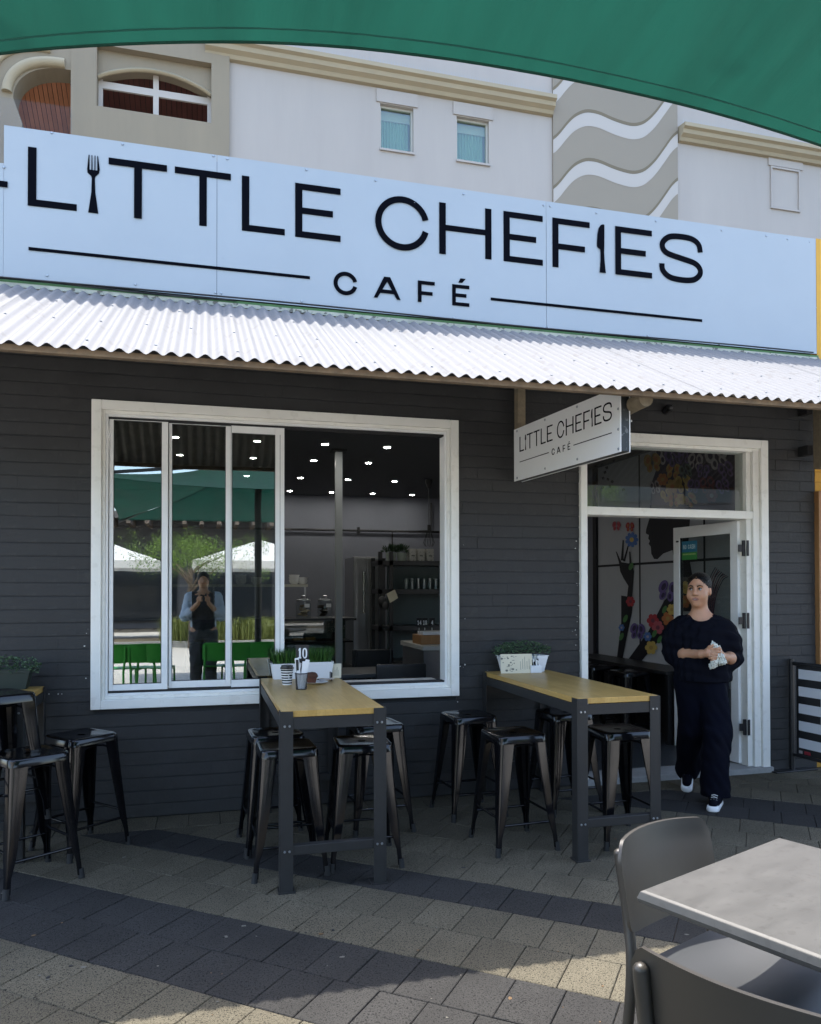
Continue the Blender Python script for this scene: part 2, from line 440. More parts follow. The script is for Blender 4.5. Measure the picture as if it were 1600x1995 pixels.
# ================================================================== CAFE BUILDING
WX0, WX1 = -3.2, 4.99
WIN = (-.70, 1.79, .745, 2.735)
DOOR = (2.815, 4.465, -.1, 2.70)
cafe = thing('cafe_building', 'dark charcoal painted brick cafe front with white framed window and doorway', 'building')
mb = MB()
def wall_boxes(mb, y0, y1, zt):
    mb.box(WX0, WIN[0], y0, y1, 0, zt); mb.box(WIN[0], WIN[1], y0, y1, 0, WIN[2]); mb.box(WIN[0], WIN[1], y0, y1, WIN[3], zt)
    mb.box(WIN[1], DOOR[0], y0, y1, 0, zt); mb.box(DOOR[0], DOOR[1], y0, y1, DOOR[3], zt); mb.box(DOOR[1], WX1, y0, y1, 0, zt)
wall_boxes(mb, .006, .22, 3.45)
wall = obj('wall', mb, m_mortar, cafe)
BL, BH = .24, .0862
cb = []
for j in range(0, 39):
    z0, z1 = j * BH + .0035, (j + 1) * BH - .0035
    cuts = []
    for (a, b, c, d) in (WIN, DOOR):
        if z1 > c + .02 and z0 < d - .02: cuts.append((a, b))
    xx = WX0 + (BL / 2 if j % 2 else 0) - BL
    while xx < WX1:
        segs = [(max(xx + .0002, WX0), min(xx + BL - .0002, WX1))]
        for a, b in cuts:
            ns = []
            for s, e in segs:
                if e <= a or s >= b: ns.append((s, e))
                else:
                    if s < a - .01: ns.append((s, a))
                    if e > b + .01: ns.append((b, e))
            segs = ns
        for s, e in segs:
            if e - s > .015: cb.append((s, e, z0, z1))
        xx += BL
def brick_mesh(w_, h_):
    b = MB(); c = .0026; d = .0003; x, z = w_ / 2, h_ / 2
    vs = [(-x, .02, -z), (x, .02, -z), (x, .02, z), (-x, .02, z), (-x, d, -z), (x, d, -z), (x, d, z), (-x, d, z), (-x + d, 0, -z + c), (x - d, 0, -z + c), (x - d, 0, z - c), (-x + d, 0, z - c)]
    b.add(vs, [(0, 1, 5, 4), (1, 2, 6, 5), (2, 3, 7, 6), (3, 0, 4, 7), (4, 5, 9, 8), (5, 6, 10, 9), (6, 7, 11, 10), (7, 4, 8, 11), (8, 9, 10, 11)])
    return b
bmesh_cache = {}
def brick_me(w_, m):
    k = (round(w_, 3), m.name)
    if k not in bmesh_cache:
        me = brick_mesh(k[0], BH - .007).mesh('brick'); me.materials.append(m); bmesh_cache[k] = me
    return bmesh_cache[k]
vb = [b for b in cb if b[3] < 3.02 and inview(((b[0] + b[1]) / 2, 0, (b[2] + b[3]) / 2), 10)]
vb.sort(key=lambda b: -(b[1] - b[0]) / (Vector(((b[0] + b[1]) / 2, 0, (b[2] + b[3]) / 2)) - CAM).length)
top = set(vb[:300])
rest = MB()
for b in cb:
    yy = rng.normal(0, .0011)
    if b in top:
        o = bpy.data.objects.new('brick', brick_me(b[1] - b[0], m_brick)); COL.objects.link(o); o.parent = wall
        o.location = ((b[0] + b[1]) / 2, yy, (b[2] + b[3]) / 2 + rng.normal(0, .0008)); o.rotation_euler = (rng.normal(0, .004), rng.normal(0, .002), rng.normal(0, .004))
    else:
        q = brick_mesh(b[1] - b[0], b[3] - b[2])
        rest.add([((b[0] + b[1]) / 2 + v[0], yy + v[1], (b[2] + b[3]) / 2 + v[2]) for v in q.v], q.f)
o = obj('other_bricks', rest, m_brick, wall); o['kind'] = 'stuff'
# paint chips and drips left on the bricks round the frames
mb = MB()
for i in range(46):
    px, py = random.choice([(random.gauss(900, 9), random.uniform(900, 1400)), (random.gauss(176, 4), random.uniform(800, 1380)), (random.gauss(1124, 4), random.uniform(1020, 1300)), (random.uniform(880, 1120), random.uniform(1250, 1420)), (random.uniform(85, 128), 1352)])
    p = atY(px, py, -.0035); s = random.uniform(.0015, .005)
    if WIN[0] - .03 < p.x < WIN[1] + .03 and WIN[2] - .03 < p.z < WIN[3] + .02: continue
    n = 6; a0 = random.random() * 6
    mb.add([(p.x + s * random.uniform(.5, 1.6) * math.cos(a0 + 2 * PI * k / n), -.0035, p.z + s * random.uniform(.4, 1.) * math.sin(a0 + 2 * PI * k / n)) for k in range(n)], [tuple(range(n - 1, -1, -1))])
o = obj('paint_spatter', mb, m_trim, wall); o['kind'] = 'stuff'

# ---- the sliding window
win = part('window', cafe)
def ring(mb, x0, x1, z0, z1, w_, y0, y1, wb=None, wt=None):
    wb = w_ if wb is None else wb; wt = w_ if wt is None else wt
    mb.box(x0, x0 + w_, y0, y1, z0, z1); mb.box(x1 - w_, x1, y0, y1, z0, z1)
    mb.box(x0 + w_, x1 - w_, y0 + .0015, y1, z0, z0 + wb); mb.box(x0 + w_, x1 - w_, y0 + .0015, y1, z1 - wt, z1)
mb = MB(); ring(mb, -.717, 1.803, .727, 2.752, .062, -.038, .03, wb=.06); obj('architrave', mb, m_trim, win, bevel=.004)
mb = MB(); ring(mb, -.655, 1.741, .787, 2.69, .022, -.012, .10); obj('window_frame', mb, m_trim, win, bevel=.003)
mb = MB(); ring(mb, -.633, 1.719, .809, 2.668, .016, -.001, .12); obj('inner_frame', mb, m_sash, win, bevel=.002)
mb = MB()
for y in (.016, .043, .07):
    for z in (.825, 2.637): mb = MB().box(-.617, 1.703, y, y + .004, z, z + .014); obj('track', mb, m_dark, win)
mb = MB(); mb.box(-.617, 1.703, .1, .35, .80, .822); obj('inside_sill', mb, m_sash, win)
def sash(x0, x1, y, zb, zt, wl, wr, wb, wt):
    s = MB(); s.box(x0, x0 + wl, y, y + .024, zb, zt); s.box(x1 - wr, x1, y, y + .024, zb, zt)
    s.box(x0 + wl, x1 - wr, y + .0015, y + .0225, zb, zb + wb); s.box(x0 + wl, x1 - wr, y + .0015, y + .0225, zt - wt, zt)
    o = obj('sash', s, m_sash, win, bevel=.0025)
    p = MB(); p.box(x0 + wl, x1 - wr, y + .010, y + .0145, zb + wb, zt - wt); q = obj('pane', p, m_glass, win)
    g = MB()
    e = .004
    for a, b in ((x0 + wl, x0 + wl + e), (x1 - wr - e, x1 - wr)): g.box(a, b, y + .004, y + .009, zb + wb, zt - wt)
    g.box(x0 + wl + e, x1 - wr - e, y + .004, y + .009, zb + wb, zb + wb + e); g.box(x0 + wl + e, x1 - wr - e, y + .004, y + .009, zt - wt - e, zt - wt)
    obj('gasket', g, m_dark, win)
sash(-.613, -.242, .018, .840, 2.648, .026, .040, .040, .014)
sash(-.238, .172, .045, .842, 2.648, .020, .035, .046, .014)
sash(.174, .475, .018, .838, 2.640, .003, .003, .05, .052)
sash(.476, .535, .018, .838, 2.640, .028, .028, .05, .05)

# ---- the doorway
dw = part('doorway', cafe)
mb = MB(); mb.box(2.792, 2.845, -.034, .05, 0.0, 2.735); mb.box(4.43, 4.50, -.034, .05, 0.0, 2.735); mb.box(2.845, 4.43, -.0325, .05, 2.665, 2.735)
obj('architrave', mb, m_trim, dw, bevel=.004)
mb = MB(); mb.box(2.845, 2.862, -.006, .16, .045, 2.665); mb.box(4.37, 4.43, -.008, .16, .045, 2.665); mb.box(4.325, 4.37, .02, .16, .045, 2.64); mb.box(2.862, 4.37, -.006, .16, 2.64, 2.665)
obj('door_frame', mb, m_trim, dw, bevel=.003)
mb = MB(); mb.box(2.862, 4.37, -.004, .15, 2.085, 2.15); obj('transom_rail', mb, m_trim, dw, bevel=.004)
mb = MB(); mb.box(2.862, 4.325, .06, .065, 2.15, 2.64); obj('transom_pane', mb, glass('transom_glass', (.86, .88, .87), .05, bump=.03), dw)
mb = MB(); mb.box(2.78, 4.52, -.05, .22, -.012, .045); obj('threshold_step', mb, m_conc, dw, bevel=.006)
# open door leaf, swung in on its right-hand hinges
dl = part('door', cafe, (4.318, .10, 0)); dl.rotation_euler = (0, 0, R(95.5))
DWd, z0, z1 = .80, .055, 2.078
mb = MB(); mb.box(0, .085, -.02, .02, z0, z1); mb.box(DWd - .085, DWd, -.02, .02, z0, z1); mb.box(.085, DWd - .085, -.0185, .0185, z1 - .10, z1); mb.box(.085, DWd - .085, -.0185, .0185, z0, z0 + .22)
obj('door_leaf', mb, m_sash, dl, bevel=.003)
mb = MB(); mb.box(.085, DWd - .085, -.003, .003, z0 + .22, z1 - .10); obj('pane', mb, m_glass2, dl)
mb = MB()
for a, b in ((.085, .091), (DWd - .091, DWd - .085)): mb.box(a, b, -.012, .012, z0 + .22, z1 - .1)
obj('gasket', mb, m_dark, dl)
mb = MB(); mb.box(DWd - .075, DWd - .045, -.026, -.02, 1.94, 1.955); mb.box(DWd - .075, DWd - .045, .02, .026, 1.94, 1.955); obj('door_stop', mb, m_blackp, dl)
mb = MB(); mb.tube([(DWd - .04, .02, .95), (DWd - .04, .06, .95), (DWd - .04, .06, 1.15), (DWd - .04, .02, 1.15)], .008); obj('handle', mb, m_steel, dl, smooth=50)
for z in (1.78, 1.18, .30):
    mb = MB(); mb.box(4.30, 4.322, .03, .05, z, z + .13); mb.box(4.262, 4.30, .036, .046, z + .035, z + .095); mb.box(4.322, 4.345, .014, .02, z - .0, z + .13); obj('hinge', mb, m_blackp, dw, bevel=.002)

# ---- sticker on the door glass
st = thing('door_sticker', 'small blue and green sticker reading NO CASH on the door glass', 'sticker')

# ================================================================== LETTERING
def catmull(P, n=8):
    out = []; P = [P[0]] + list(P) + [P[-1]]
    for i in range(1, len(P) - 2):
        p0, p1, p2, p3 = P[i - 1:i + 3]
        for k in range(n):
            t = k / n
            out.append(tuple(.5 * (2 * p1[a] + (-p0[a] + p2[a]) * t + (2 * p0[a] - 5 * p1[a] + 4 * p2[a] - p3[a]) * t * t + (-p0[a] + 3 * p1[a] - 3 * p2[a] + p3[a]) * t ** 3) for a in (0, 1)))
    out.append(tuple(P[-2]))
    return out
def ribbon(path, wd):
    """outline polygon of a stroke of width wd along path"""
    L_, R_ = [], []
    for i, p in enumerate(path):
        a = path[max(0, i - 1)]; b = path[min(len(path) - 1, i + 1)]
        dx, dy = b[0] - a[0], b[1] - a[1]; l = math.hypot(dx, dy) or 1
        L_.append((p[0] - dy / l * wd / 2, p[1] + dx / l * wd / 2)); R_.append((p[0] + dy / l * wd / 2, p[1] - dx / l * wd / 2))
    return L_, R_
def glyph(ch, x0, x1, z0, z1, sv, sh):
    """list of ('poly', pts) / ('strip', L, R) in the sign plane"""
    W_, H_ = x1 - x0, z1 - z0
    if ch == 'L': return [('poly', [(x0, z0), (x1, z0), (x1, z0 + sh), (x0 + sv, z0 + sh), (x0 + sv, z1), (x0, z1)])]
    if ch == 'T':
        c = (x0 + x1) / 2
        return [('poly', [(c - sv / 2, z0), (c + sv / 2, z0), (c + sv / 2, z1 - sh), (x1, z1 - sh), (x1, z1), (x0, z1), (x0, z1 - sh), (c - sv / 2, z1 - sh)])]
    if ch in 'EÉ':
        m = z0 + H_ * .5; q = x0 + W_ * .83
        g = [('poly', [(x0, z0), (x1, z0), (x1, z0 + sh), (x0 + sv, z0 + sh), (x0 + sv, m - sh / 2), (q, m - sh / 2), (q, m + sh / 2), (x0 + sv, m + sh / 2), (x0 + sv, z1 - sh), (x1, z1 - sh), (x1, z1), (x0, z1)])]
        if ch == 'É': g.append(('poly', [(x0 + W_ * .36, z1 + H_ * .10), (x0 + W_ * .58, z1 + H_ * .10), (x0 + W_ * .80, z1 + H_ * .31), (x0 + W_ * .48, z1 + H_ * .31)]))
        return g
    if ch == 'F':
        m = z0 + H_ * .43; q = x0 + W_ * .87
        return [('poly', [(x0, z0), (x0 + sv, z0), (x0 + sv, m - sh / 2), (q, m - sh / 2), (q, m + sh / 2), (x0 + sv, m + sh / 2), (x0 + sv, z1 - sh), (x1, z1 - sh), (x1, z1), (x0, z1)])]
    if ch == 'H':
        m = z0 + H_ * .52
        return [('poly', [(x0, z0), (x0 + sv, z0), (x0 + sv, m - sh / 2), (x1 - sv, m - sh / 2), (x1 - sv, z0), (x1, z0), (x1, z1), (x1 - sv, z1), (x1 - sv, m + sh / 2), (x0 + sv, m + sh / 2), (x0 + sv, z1), (x0, z1)])]
    if ch == 'C':
        cx, cz = (x0 + x1) / 2, (z0 + z1) / 2; a = W_ / 2 - sv / 2; b = H_ / 2 - sh / 2
        pth = [(cx + a * math.cos(t) * (1 + .0), cz + b * math.sin(t)) for t in np.linspace(R(14), R(346), 44)]
        return [('strip',) + ribbon(pth, (sv + sh) / 2)]
    if ch == 'S':
        P = [(.94, .67), (.90, .83), (.75, .925), (.5, .945), (.24, .915), (.085, .79), (.085, .655), (.2, .565), (.5, .50), (.80, .435), (.925, .33), (.92, .2), (.77, .085), (.5, .057), (.23, .09), (.08, .21), (.058, .35)]
        return [('strip',) + ribbon(catmull([(x0 + a * W_, z0 + b * H_) for a, b in P], 5), (sv + sh) / 2)]
    if ch == 'A':
        c = (x0 + x1) / 2; s = sv * .62; zb = z0 + H_ * .24; zb2 = zb + sh * .95
        xi = lambda z: (z - z0) / H_ * (c - x0)
        apex = z1 - H_ * .22
        return [('poly', [(x0, z0), (x0 + 2 * s * .62, z0), (c, apex), (c, z1), (c - s, z1)]), ('poly', [(x1, z0), (c + s, z1), (c, z1), (c, apex), (x1 - 2 * s * .62, z0)]),
                ('poly', [(x0 + 1.24 * s + (zb - z0) / (apex - z0) * (c - x0 - 1.24 * s), zb), (x1 - 1.24 * s - (zb - z0) / (apex - z0) * (c - x0 - 1.24 * s), zb), (x1 - 1.24 * s - (zb2 - z0) / (apex - z0) * (c - x0 - 1.24 * s), zb2), (x0 + 1.24 * s + (zb2 - z0) / (apex - z0) * (c - x0 - 1.24 * s), zb2)])]
    if ch == 'fork':
        P = [(0.10, 0), (.90, 0), (.66, .36), (.62, .60), (.66, .635), (.95, .70), (1.0, .77), (.86, 1.0), (.80, 1.0), (.80, .745), (.66, .745), (.655, 1.0), (.59, 1.0), (.575, .745), (.435, .745), (.41, 1.0), (.345, 1.0), (.335, .745), (.2, .745), (.19, 1.0), (.12, 1.0), (.0, .75), (.03, .69), (.33, .635), (.37, .60), (.34, .36)]
        return [('poly', [(x0 + a * W_, z0 + b * H_) for a, b in P])]
    if ch == 'knife':
        P = [(.30, 0), (1.0, 0), (.86, .25), (.82, .42), (.85, .60), (.86, .99), (.7, 1.0), (.42, .975), (.18, .9), (.06, .78), (.0, .60), (.0, .535), (.12, .50), (.36, .475), (.40, .40), (.40, .25)]
        return [('poly', [(x0 + a * W_, z0 + b * H_) for a, b in P])]
    if ch == 'rect': return [('poly', [(x0, z0), (x1, z0), (x1, z1), (x0, z1)])]
    if ch == 'N': return [('poly', [(x0, z0), (x0 + sv, z0), (x0 + sv, z1 - sh * 1.6), (x1 - sv, z0), (x1, z0), (x1, z1), (x1 - sv, z1), (x1 - sv, z0 + sh * 1.6), (x0 + sv, z1), (x0, z1)])]
    if ch in 'O0':
        cx, cz = (x0 + x1) / 2, (z0 + z1) / 2; a = W_ / 2 - sv / 2; b = H_ / 2 - sh / 2; e = 2.6 if ch == '0' else 2
        f = lambda t: (cx + a * math.copysign(abs(math.cos(t)) ** (2 / e), math.cos(t)), cz + b * math.copysign(abs(math.sin(t)) ** (2 / e), math.sin(t)))
        return [('strip',) + ribbon([f(t) for t in np.linspace(0.001, 2 * PI + .001, 33)], (sv + sh) / 2)]
    if ch == '1': return [('poly', [(x1 - sv * 1.3, z0 + sh), (x1 - sv * 1.9, z0 + sh), (x1 - sv * 1.9, z0), (x1, z0), (x1, z0 + sh), (x1 - sv * .3, z0 + sh), (x1 - sv * .3, z1), (x1 - sv * 1.2, z1), (x0, z1 - H_ * .16), (x0, z1 - H_ * .28), (x1 - sv * 1.3, z1 - H_ * .2)])]
    if ch == '4': return [('poly', [(x1 - sv * 1.5, z0), (x1 - sv * .5, z0), (x1 - sv * .5, z0 + H_ * .25), (x1, z0 + H_ * .25), (x1, z0 + H_ * .25 + sh), (x1 - sv * .5, z0 + H_ * .25 + sh), (x1 - sv * .5, z1), (x1 - sv * 1.4, z1), (x0, z0 + H_ * .25 + sh), (x0, z0 + H_ * .25), (x1 - sv * 1.5, z0 + H_ * .25)])]
    if ch == '8':
        return glyph('O', x0 + .04 * W_, x1 - .04 * W_, z0 + H_ * .51, z1, sv, sh) + glyph('O', x0, x1, z0, z0 + H_ * .51, sv, sh)
    return []
def lay(mb, g, o, ux, uy, un, t, mi=0):
    o, ux, uy, un = Vector(o), Vector(ux), Vector(uy), Vector(un)
    for e in g:
        if e[0] == 'poly': mb.prism(e[1], o, ux, uy, un, t, mi)
        else:
            Lp, Rp = e[1], e[2]; n = len(Lp)
            P = lambda a, h: o + ux * a[0] + uy * a[1] + un * h
            vs = [P(a, 0) for a in Lp] + [P(a, 0) for a in Rp] + [P(a, t) for a in Lp] + [P(a, t) for a in Rp]
            fl = ux.cross(uy).dot(un) * t > 0
            fs = []
            for i in range(n - 1):
                q = [(2 * n + i, 3 * n + i, 3 * n + i + 1, 2 * n + i + 1), (2 * n + i, 2 * n + i + 1, i + 1, i), (3 * n + i, n + i, n + i + 1, 3 * n + i + 1)]
                fs += q if fl else [tuple(reversed(z)) for z in q]
            fs += [(0, n, 3 * n, 2 * n), (n - 1, 3 * n - 1, 4 * n - 1, 2 * n - 1)]
            mb.add(vs, fs, mi)
ZB, ZT = 3.957, 4.335
LOGO = [('L', -1.096, -.806, ZB, ZT, .050, .044), ('fork', -.745, -.668, ZB, ZT, 0, 0), ('T', -.614, -.25, ZB, ZT, .049, .044), ('T', -.2, .165, ZB, ZT, .049, .044), ('L', .238, .529, ZB, ZT, .050, .044), ('E', .6, .919, ZB, ZT, .050, .044),
        ('C', 1.168, 1.572, ZB - .008, ZT + .005, .047, .045), ('H', 1.647, 2.053, ZB, ZT, .050, .042), ('E', 2.149, 2.467, ZB, ZT, .050, .044), ('F', 2.547, 2.860, ZB, ZT, .050, .044), ('knife', 2.922, 2.997, ZB, ZT, 0, 0), ('E', 3.08, 3.402, ZB, ZT, .050, .044), ('S', 3.468, 3.866, ZB - .006, ZT + .006, .047, .045),
        ('C', .869, 1.040, 3.584, 3.750, .029, .029), ('A', 1.157, 1.355, 3.588, 3.745, .036, .028), ('F', 1.484, 1.612, 3.588, 3.744, .028, .026), ('É', 1.745, 1.878, 3.588, 3.744, .028, .026),
        ('rect', -1.09, .703, 3.671, 3.692, 0, 0), ('rect', 2.046, 3.855, 3.653, 3.674, 0, 0)]

# ================================================================== FASCIA SIGN
fs_ = thing('fascia_sign', 'long pale blue sheet sign reading LITTLE CHEFIES CAFÉ above the awning', 'sign')
YS = -.06
for a, b in ((-1.236, .072), (.0745, 2.496), (2.4985, 4.962)):
    mb = MB()
    mb.grid(lambda s, t, a=a, b=b: (a + (b - a) * s, YS - .0025 * math.sin(3 * PI * s + a) * math.sin(PI * t) - (.006 * (s ** 14) if b > 4.9 else 0), 3.482 + .972 * t), 24, 6)
    mb.box(a + .001, b - .001, YS + .004, YS + .010, 3.484, 4.452)
    obj('sign_sheet', mb, m_sign, fs_, smooth=40)
mb = MB(); mb.box(-3.2, -1.2375, YS + .001, YS + .006, 3.482, 4.210); obj('sign_sheet', mb, m_sign, fs_)
for g in LOGO:
    mb = MB(); lay(mb, glyph(*g), (0, YS - .0035, 0), (1, 0, 0), (0, 0, 1), (0, -1, 0), .0016)
    obj('rule_line' if g[0] == 'rect' else ('fork_letter' if g[0] == 'fork' else 'knife_letter' if g[0] == 'knife' else 'letter'), mb, m_ink, fs_)
mb = MB(); lay(mb, glyph('rect', -1.45, -1.213, 4.056, 4.094, 0, 0), (0, YS - .0035, 0), (1, 0, 0), (0, 0, 1), (0, -1, 0), .0016); obj('letter', mb, m_ink, fs_)
mb = MB()
for px, py in ((101, 259), (239, 281), (416, 304), (443, 310), (597, 331), (732, 352), (903, 378), (1059, 400), (1072, 402), (1162, 415), (1278, 431), (1406, 449), (1493, 460), (1534, 466), (1577, 472), (92, 537), (264, 554), (420, 570), (431, 571), (588, 587), (716, 604), (884, 619), (1060, 638), (1068, 638), (1155, 646), (1262, 654), (1401, 670), (1497, 678), (1567, 686), (1589, 600), (8, 326)):
    p = atY(px, py, YS); mb.cyl((p.x, YS - .001, p.z), (p.x, YS - .0065, p.z), .009, .006, 10)
o = obj('screws', mb, m_screw, fs_); o['kind'] = 'stuff'
mb = MB()
for i in range(26):        # scuffs on the sheet and scratches on the lettering
    p = atY(random.uniform(30, 1560), random.uniform(330, 640), YS - .0055); l = random.uniform(.004, .02); a = random.uniform(0, PI)
    mb.add([(p.x, YS - .0055, p.z), (p.x + l * math.cos(a), YS - .0055, p.z + l * math.sin(a)), (p.x + l * math.cos(a), YS - .0055, p.z + l * math.sin(a) + .002), (p.x, YS - .0055, p.z + .003)], [(0, 1, 2, 3)])
o = obj('scuffs', mb, mat('scuff_grey', (.30, .32, .34), .7), fs_); o['kind'] = 'stuff'
mb = MB(); mb.box(-1.232, 4.96, .0, .14, 3.45, 4.44); mb.box(-3.2, -1.233, .0, .14, 3.45, 4.2); pp = obj('parapet', mb, m_mortar, cafe)
mb = MB(); mb.box(-3.2, 4.98, -.066, -.002, 3.452, 3.470); obj('fascia_board', mb, m_green_edge, cafe)
mb = MB(); mb.box(-3.2, 4.98, -.075, -.002, 3.424, 3.4505); obj('fascia_board', mb, m_oldcream, cafe)
cab = thing('loose_cable', 'dark sagging cables running along the gutter line below the pale sign', 'cable')
for k in range(2):
    mb = MB(); mb.tube([(-3.0 + (3.2, 7.9)[k] * t, -.085 - .01 * k, 3.476 - .012 * (1 - k) + .006 * math.sin(13 * t + 2 * k)) for t in np.linspace(0, 1, 60)], .006, 6); obj('cable', mb, m_blackp, cab, smooth=60)

# ================================================================== AWNING
AY0, AZ0, AY1, AZ1 = -.085, 3.424, -1.66, 2.602
AX0, AX1 = -2.6, 6.4
aw = thing('awning', 'white corrugated steel awning with rusty edge over the cafe front', 'awning')
sl_ = Vector((0, AY1 - AY0, AZ1 - AZ0)); nrm = Vector((0, -sl_.z, sl_.y)).normalized()
if nrm.z < 0: nrm = -nrm
PIT, AMP = .0762, .0105
x = AX0; si = 0
while x < AX1:
    x1 = min(x + .762, AX1); nu = int(round((x1 - x) / PIT * 8))
    lift = .0016 * (si % 2)
    def fn(s, t, off=0.):
        X = x + (x1 - x + .02) * s
        p = Vector((X, AY0, AZ0)) + sl_ * t + nrm * (AMP * math.cos(2 * PI * X / PIT) + lift - off)
        return p
    mb = MB(); mb.grid(lambda s, t: fn(s, t), nu, 6, 0); mb.grid(lambda s, t: fn(1 - s, t, .0012), nu, 6, 1)
    obj('roof_sheet', mb, [m_roof, m_under], aw, smooth=80)
    x += .762; si += 1
mb = MB(); mb.box(AX0, AX1, AY1 + .045, AY1 + .085, AZ1 - .022, AZ1 + .008); obj('front_batten', mb, m_batten, aw, bevel=.003)
mb = MB(); mb.box(AX0, AX1, -.8, -.74, 2.97, 3.02); obj('middle_batten', mb, m_batten, aw)
mb = MB()
for row, t in enumerate((.30, .62, .93)):
    k = int(AX0 / PIT)
    while k * PIT < AX1:
        p = Vector((k * PIT, AY0, AZ0)) + sl_ * (t + rng.normal(0, .004)) + nrm * (AMP + .001)
        mb.cyl(p, p + nrm * .005, .0075, .005, 7); k += 3 + (k * 7 + row) % 3
o = obj('roofing_screws', mb, mat('dull_screw', (.22, .22, .22), .6), aw); o['kind'] = 'stuff'
for X in (-1.9, .2, 2.42, 4.93):
    mb = MB(); a, b = Vector((X, -.02, 2.60)), Vector((X, -1.53, 2.585))
    if X == 2.42: mb.tube([a.lerp(b, t) + Vector((.006 * math.sin(9 * t), 0, .005 * math.sin(7 * t))) for t in np.linspace(0, 1, 9)], [.043, .046, .044, .047, .045, .046, .045, .047, .044], 14); obj('log_beam', mb, m_log, aw, smooth=50)
mb = MB(); mb.box(2.238, 2.300, -.115, -.045, 2.69, 3.28); obj('hanging_post', mb, m_log, aw, bevel=.004)
mb = MB(); mb.box(4.875, 4.965, -.20, -.11, 2.50, 3.10); obj('bracket_post', mb, m_log, aw, bevel=.005)
mb = MB(); mb.box(4.966, 5.2, -.17, -.13, 2.60, 2.64); obj('bracket_arm', mb, m_dark, aw, bevel=.004)
for z in (2.62, 2.96): mb = MB().box(4.82, 4.874, -.11, -.005, z, z + .08); obj('bracket', mb, m_dark, aw, bevel=.004)
mb = MB(); mb.cyl((2.845, -.0, 2.685), (2.845, -.05, 2.70), .03, .03, 14); mb.ball((2.845, -.06, 2.70), .028)
tag(obj('dome_camera', mb, m_blackp, smooth=40), 'small black security camera on the dark bricks right of the log end', 'camera').location = atY(1296, 800, 0) - Vector((2.845, 0, 2.69))

# ================================================================== HANGING SIGN
A_, B_ = Vector((2.212, -.10, 0)), Vector((2.335, -1.40, 0))
Ls = (B_ - A_).length; hx = (B_ - A_).normalized(); hn = Vector((hx.y, -hx.x, 0))          # hn looks to the left (-x)
if hn.x > 0: hn = -hn
hs = thing('hanging_sign', 'small grey white hanging sign reading LITTLE CHEFIES CAFÉ under the awning by the door', 'sign')
HB, HT = 2.305, 2.69
mb = MB(); mb.prism([(0.004, HB + .004), (Ls - .004, HB + .004), (Ls - .004, HT - .004), (0.004, HT - .004)], A_ - hn * .006, hx, (0, 0, 1), -hn, .062)
obj('box_frame', mb, mat('black_frame', (.02, .024, .026), .45, var=.4, vs=12, spots=.5, spot_col=(.2, .2, .2), spot_s=30), hs, bevel=.003)
for sgn in (0, 1):
    mb = MB(); mb.prism([(0, HB), (Ls, HB), (Ls, HT), (0, HT)], A_ - hn * (.0055 if not sgn else .0685), hx, (0, 0, 1), hn, .0055); obj('sign_face', mb, m_signw, hs, bevel=.001)
sx, sz = 1.135 / 4.96, .29
for g in LOGO:
    mb = MB(); q = (g[0], .088 + (g[1] + 1.096) * sx, .088 + (g[2] + 1.096) * sx, 2.51 + (g[3] - ZB) * sz * (1 if g[3] > 3.9 else .92), 2.51 + (g[4] - ZB) * sz * (1 if g[4] > 3.9 else .92), g[5] * sx * 1.1, g[6] * sz * .75)
    lay(mb, glyph(*q), A_ + hn * .0004, hx, (0, 0, 1), hn, .0012)
    obj('rule_line' if g[0] == 'rect' else 'letter', mb, m_ink, hs)
mb = MB()
for u, z in [(.05, HT - .02), (.45, HT - .02), (.85, HT - .02), (1.28, HT - .03), (1.285, HT - .13), (1.285, HT - .25), (1.285, HB + .02), (.05, HB + .02), (.45, HB + .03), (.85, HB + .03)]:
    p = A_ + hx * u + Vector((0, 0, z)); mb.cyl(p + hn * .0002, p + hn * .005, .009, .006, 10)
for z in (HT - .07, HT - .2): p = B_ - hn * .07 + Vector((0, 0, z)); mb.cyl(p, p - hn * .008, .008, .006, 8)
o = obj('screws', mb, m_screw, hs); o['kind'] = 'stuff'

# ================================================================== NEIGHBOUR SHOP
nb = thing('neighbour_shop', 'ochre yellow painted brick shop at the right edge beyond the dark wall', 'building')
mb = MB(); mb.box(4.995, 9, .006, .25, 0, 4.44); nw = obj('wall', mb, mat('ochre_mortar', (.38, .19, .012), .7), nb)
for j in range(10, 33):
    mb = MB()
    for i in range(14):
        xx = 4.995 + i * BL + (BL / 2 if j % 2 else 0) * (i > 0) ; e = xx + (BL if not (j % 2 and i == 0) else BL / 2) - .005
        if i < 4:
            o = bpy.data.objects.new('brick', brick_me(e - xx, m_yellow)); COL.objects.link(o); o.parent = nw; o.location = ((xx + e) / 2, 0, (j + .5) * BH)
mb = MB(); mb.box(4.968, 9, -.062, -.055, 3.44, 4.46); obj('fascia_sheet', mb, mat('ochre_sheet', (.52, .27, .012), .5, var=.06), nb)
tb = part('shop_window', nb)
mb = MB(); mb.box(4.985, 5.15, -.05, .02, .86, 2.33); obj('timber_post', mb, m_timber, tb, bevel=.004)
mb = MB(); mb.box(5.15, 8.5, -.045, .02, 2.2, 2.33); mb.box(5.15, 8.5, -.045, .02, .86, .98); obj('timber_rail', mb, m_timber, tb)
mb = MB(); mb.box(5.15, 8.5, -.008, -.002, .98, 2.2); obj('pane', mb, glass('far_glass', (.1, .1, .1), .3), tb)

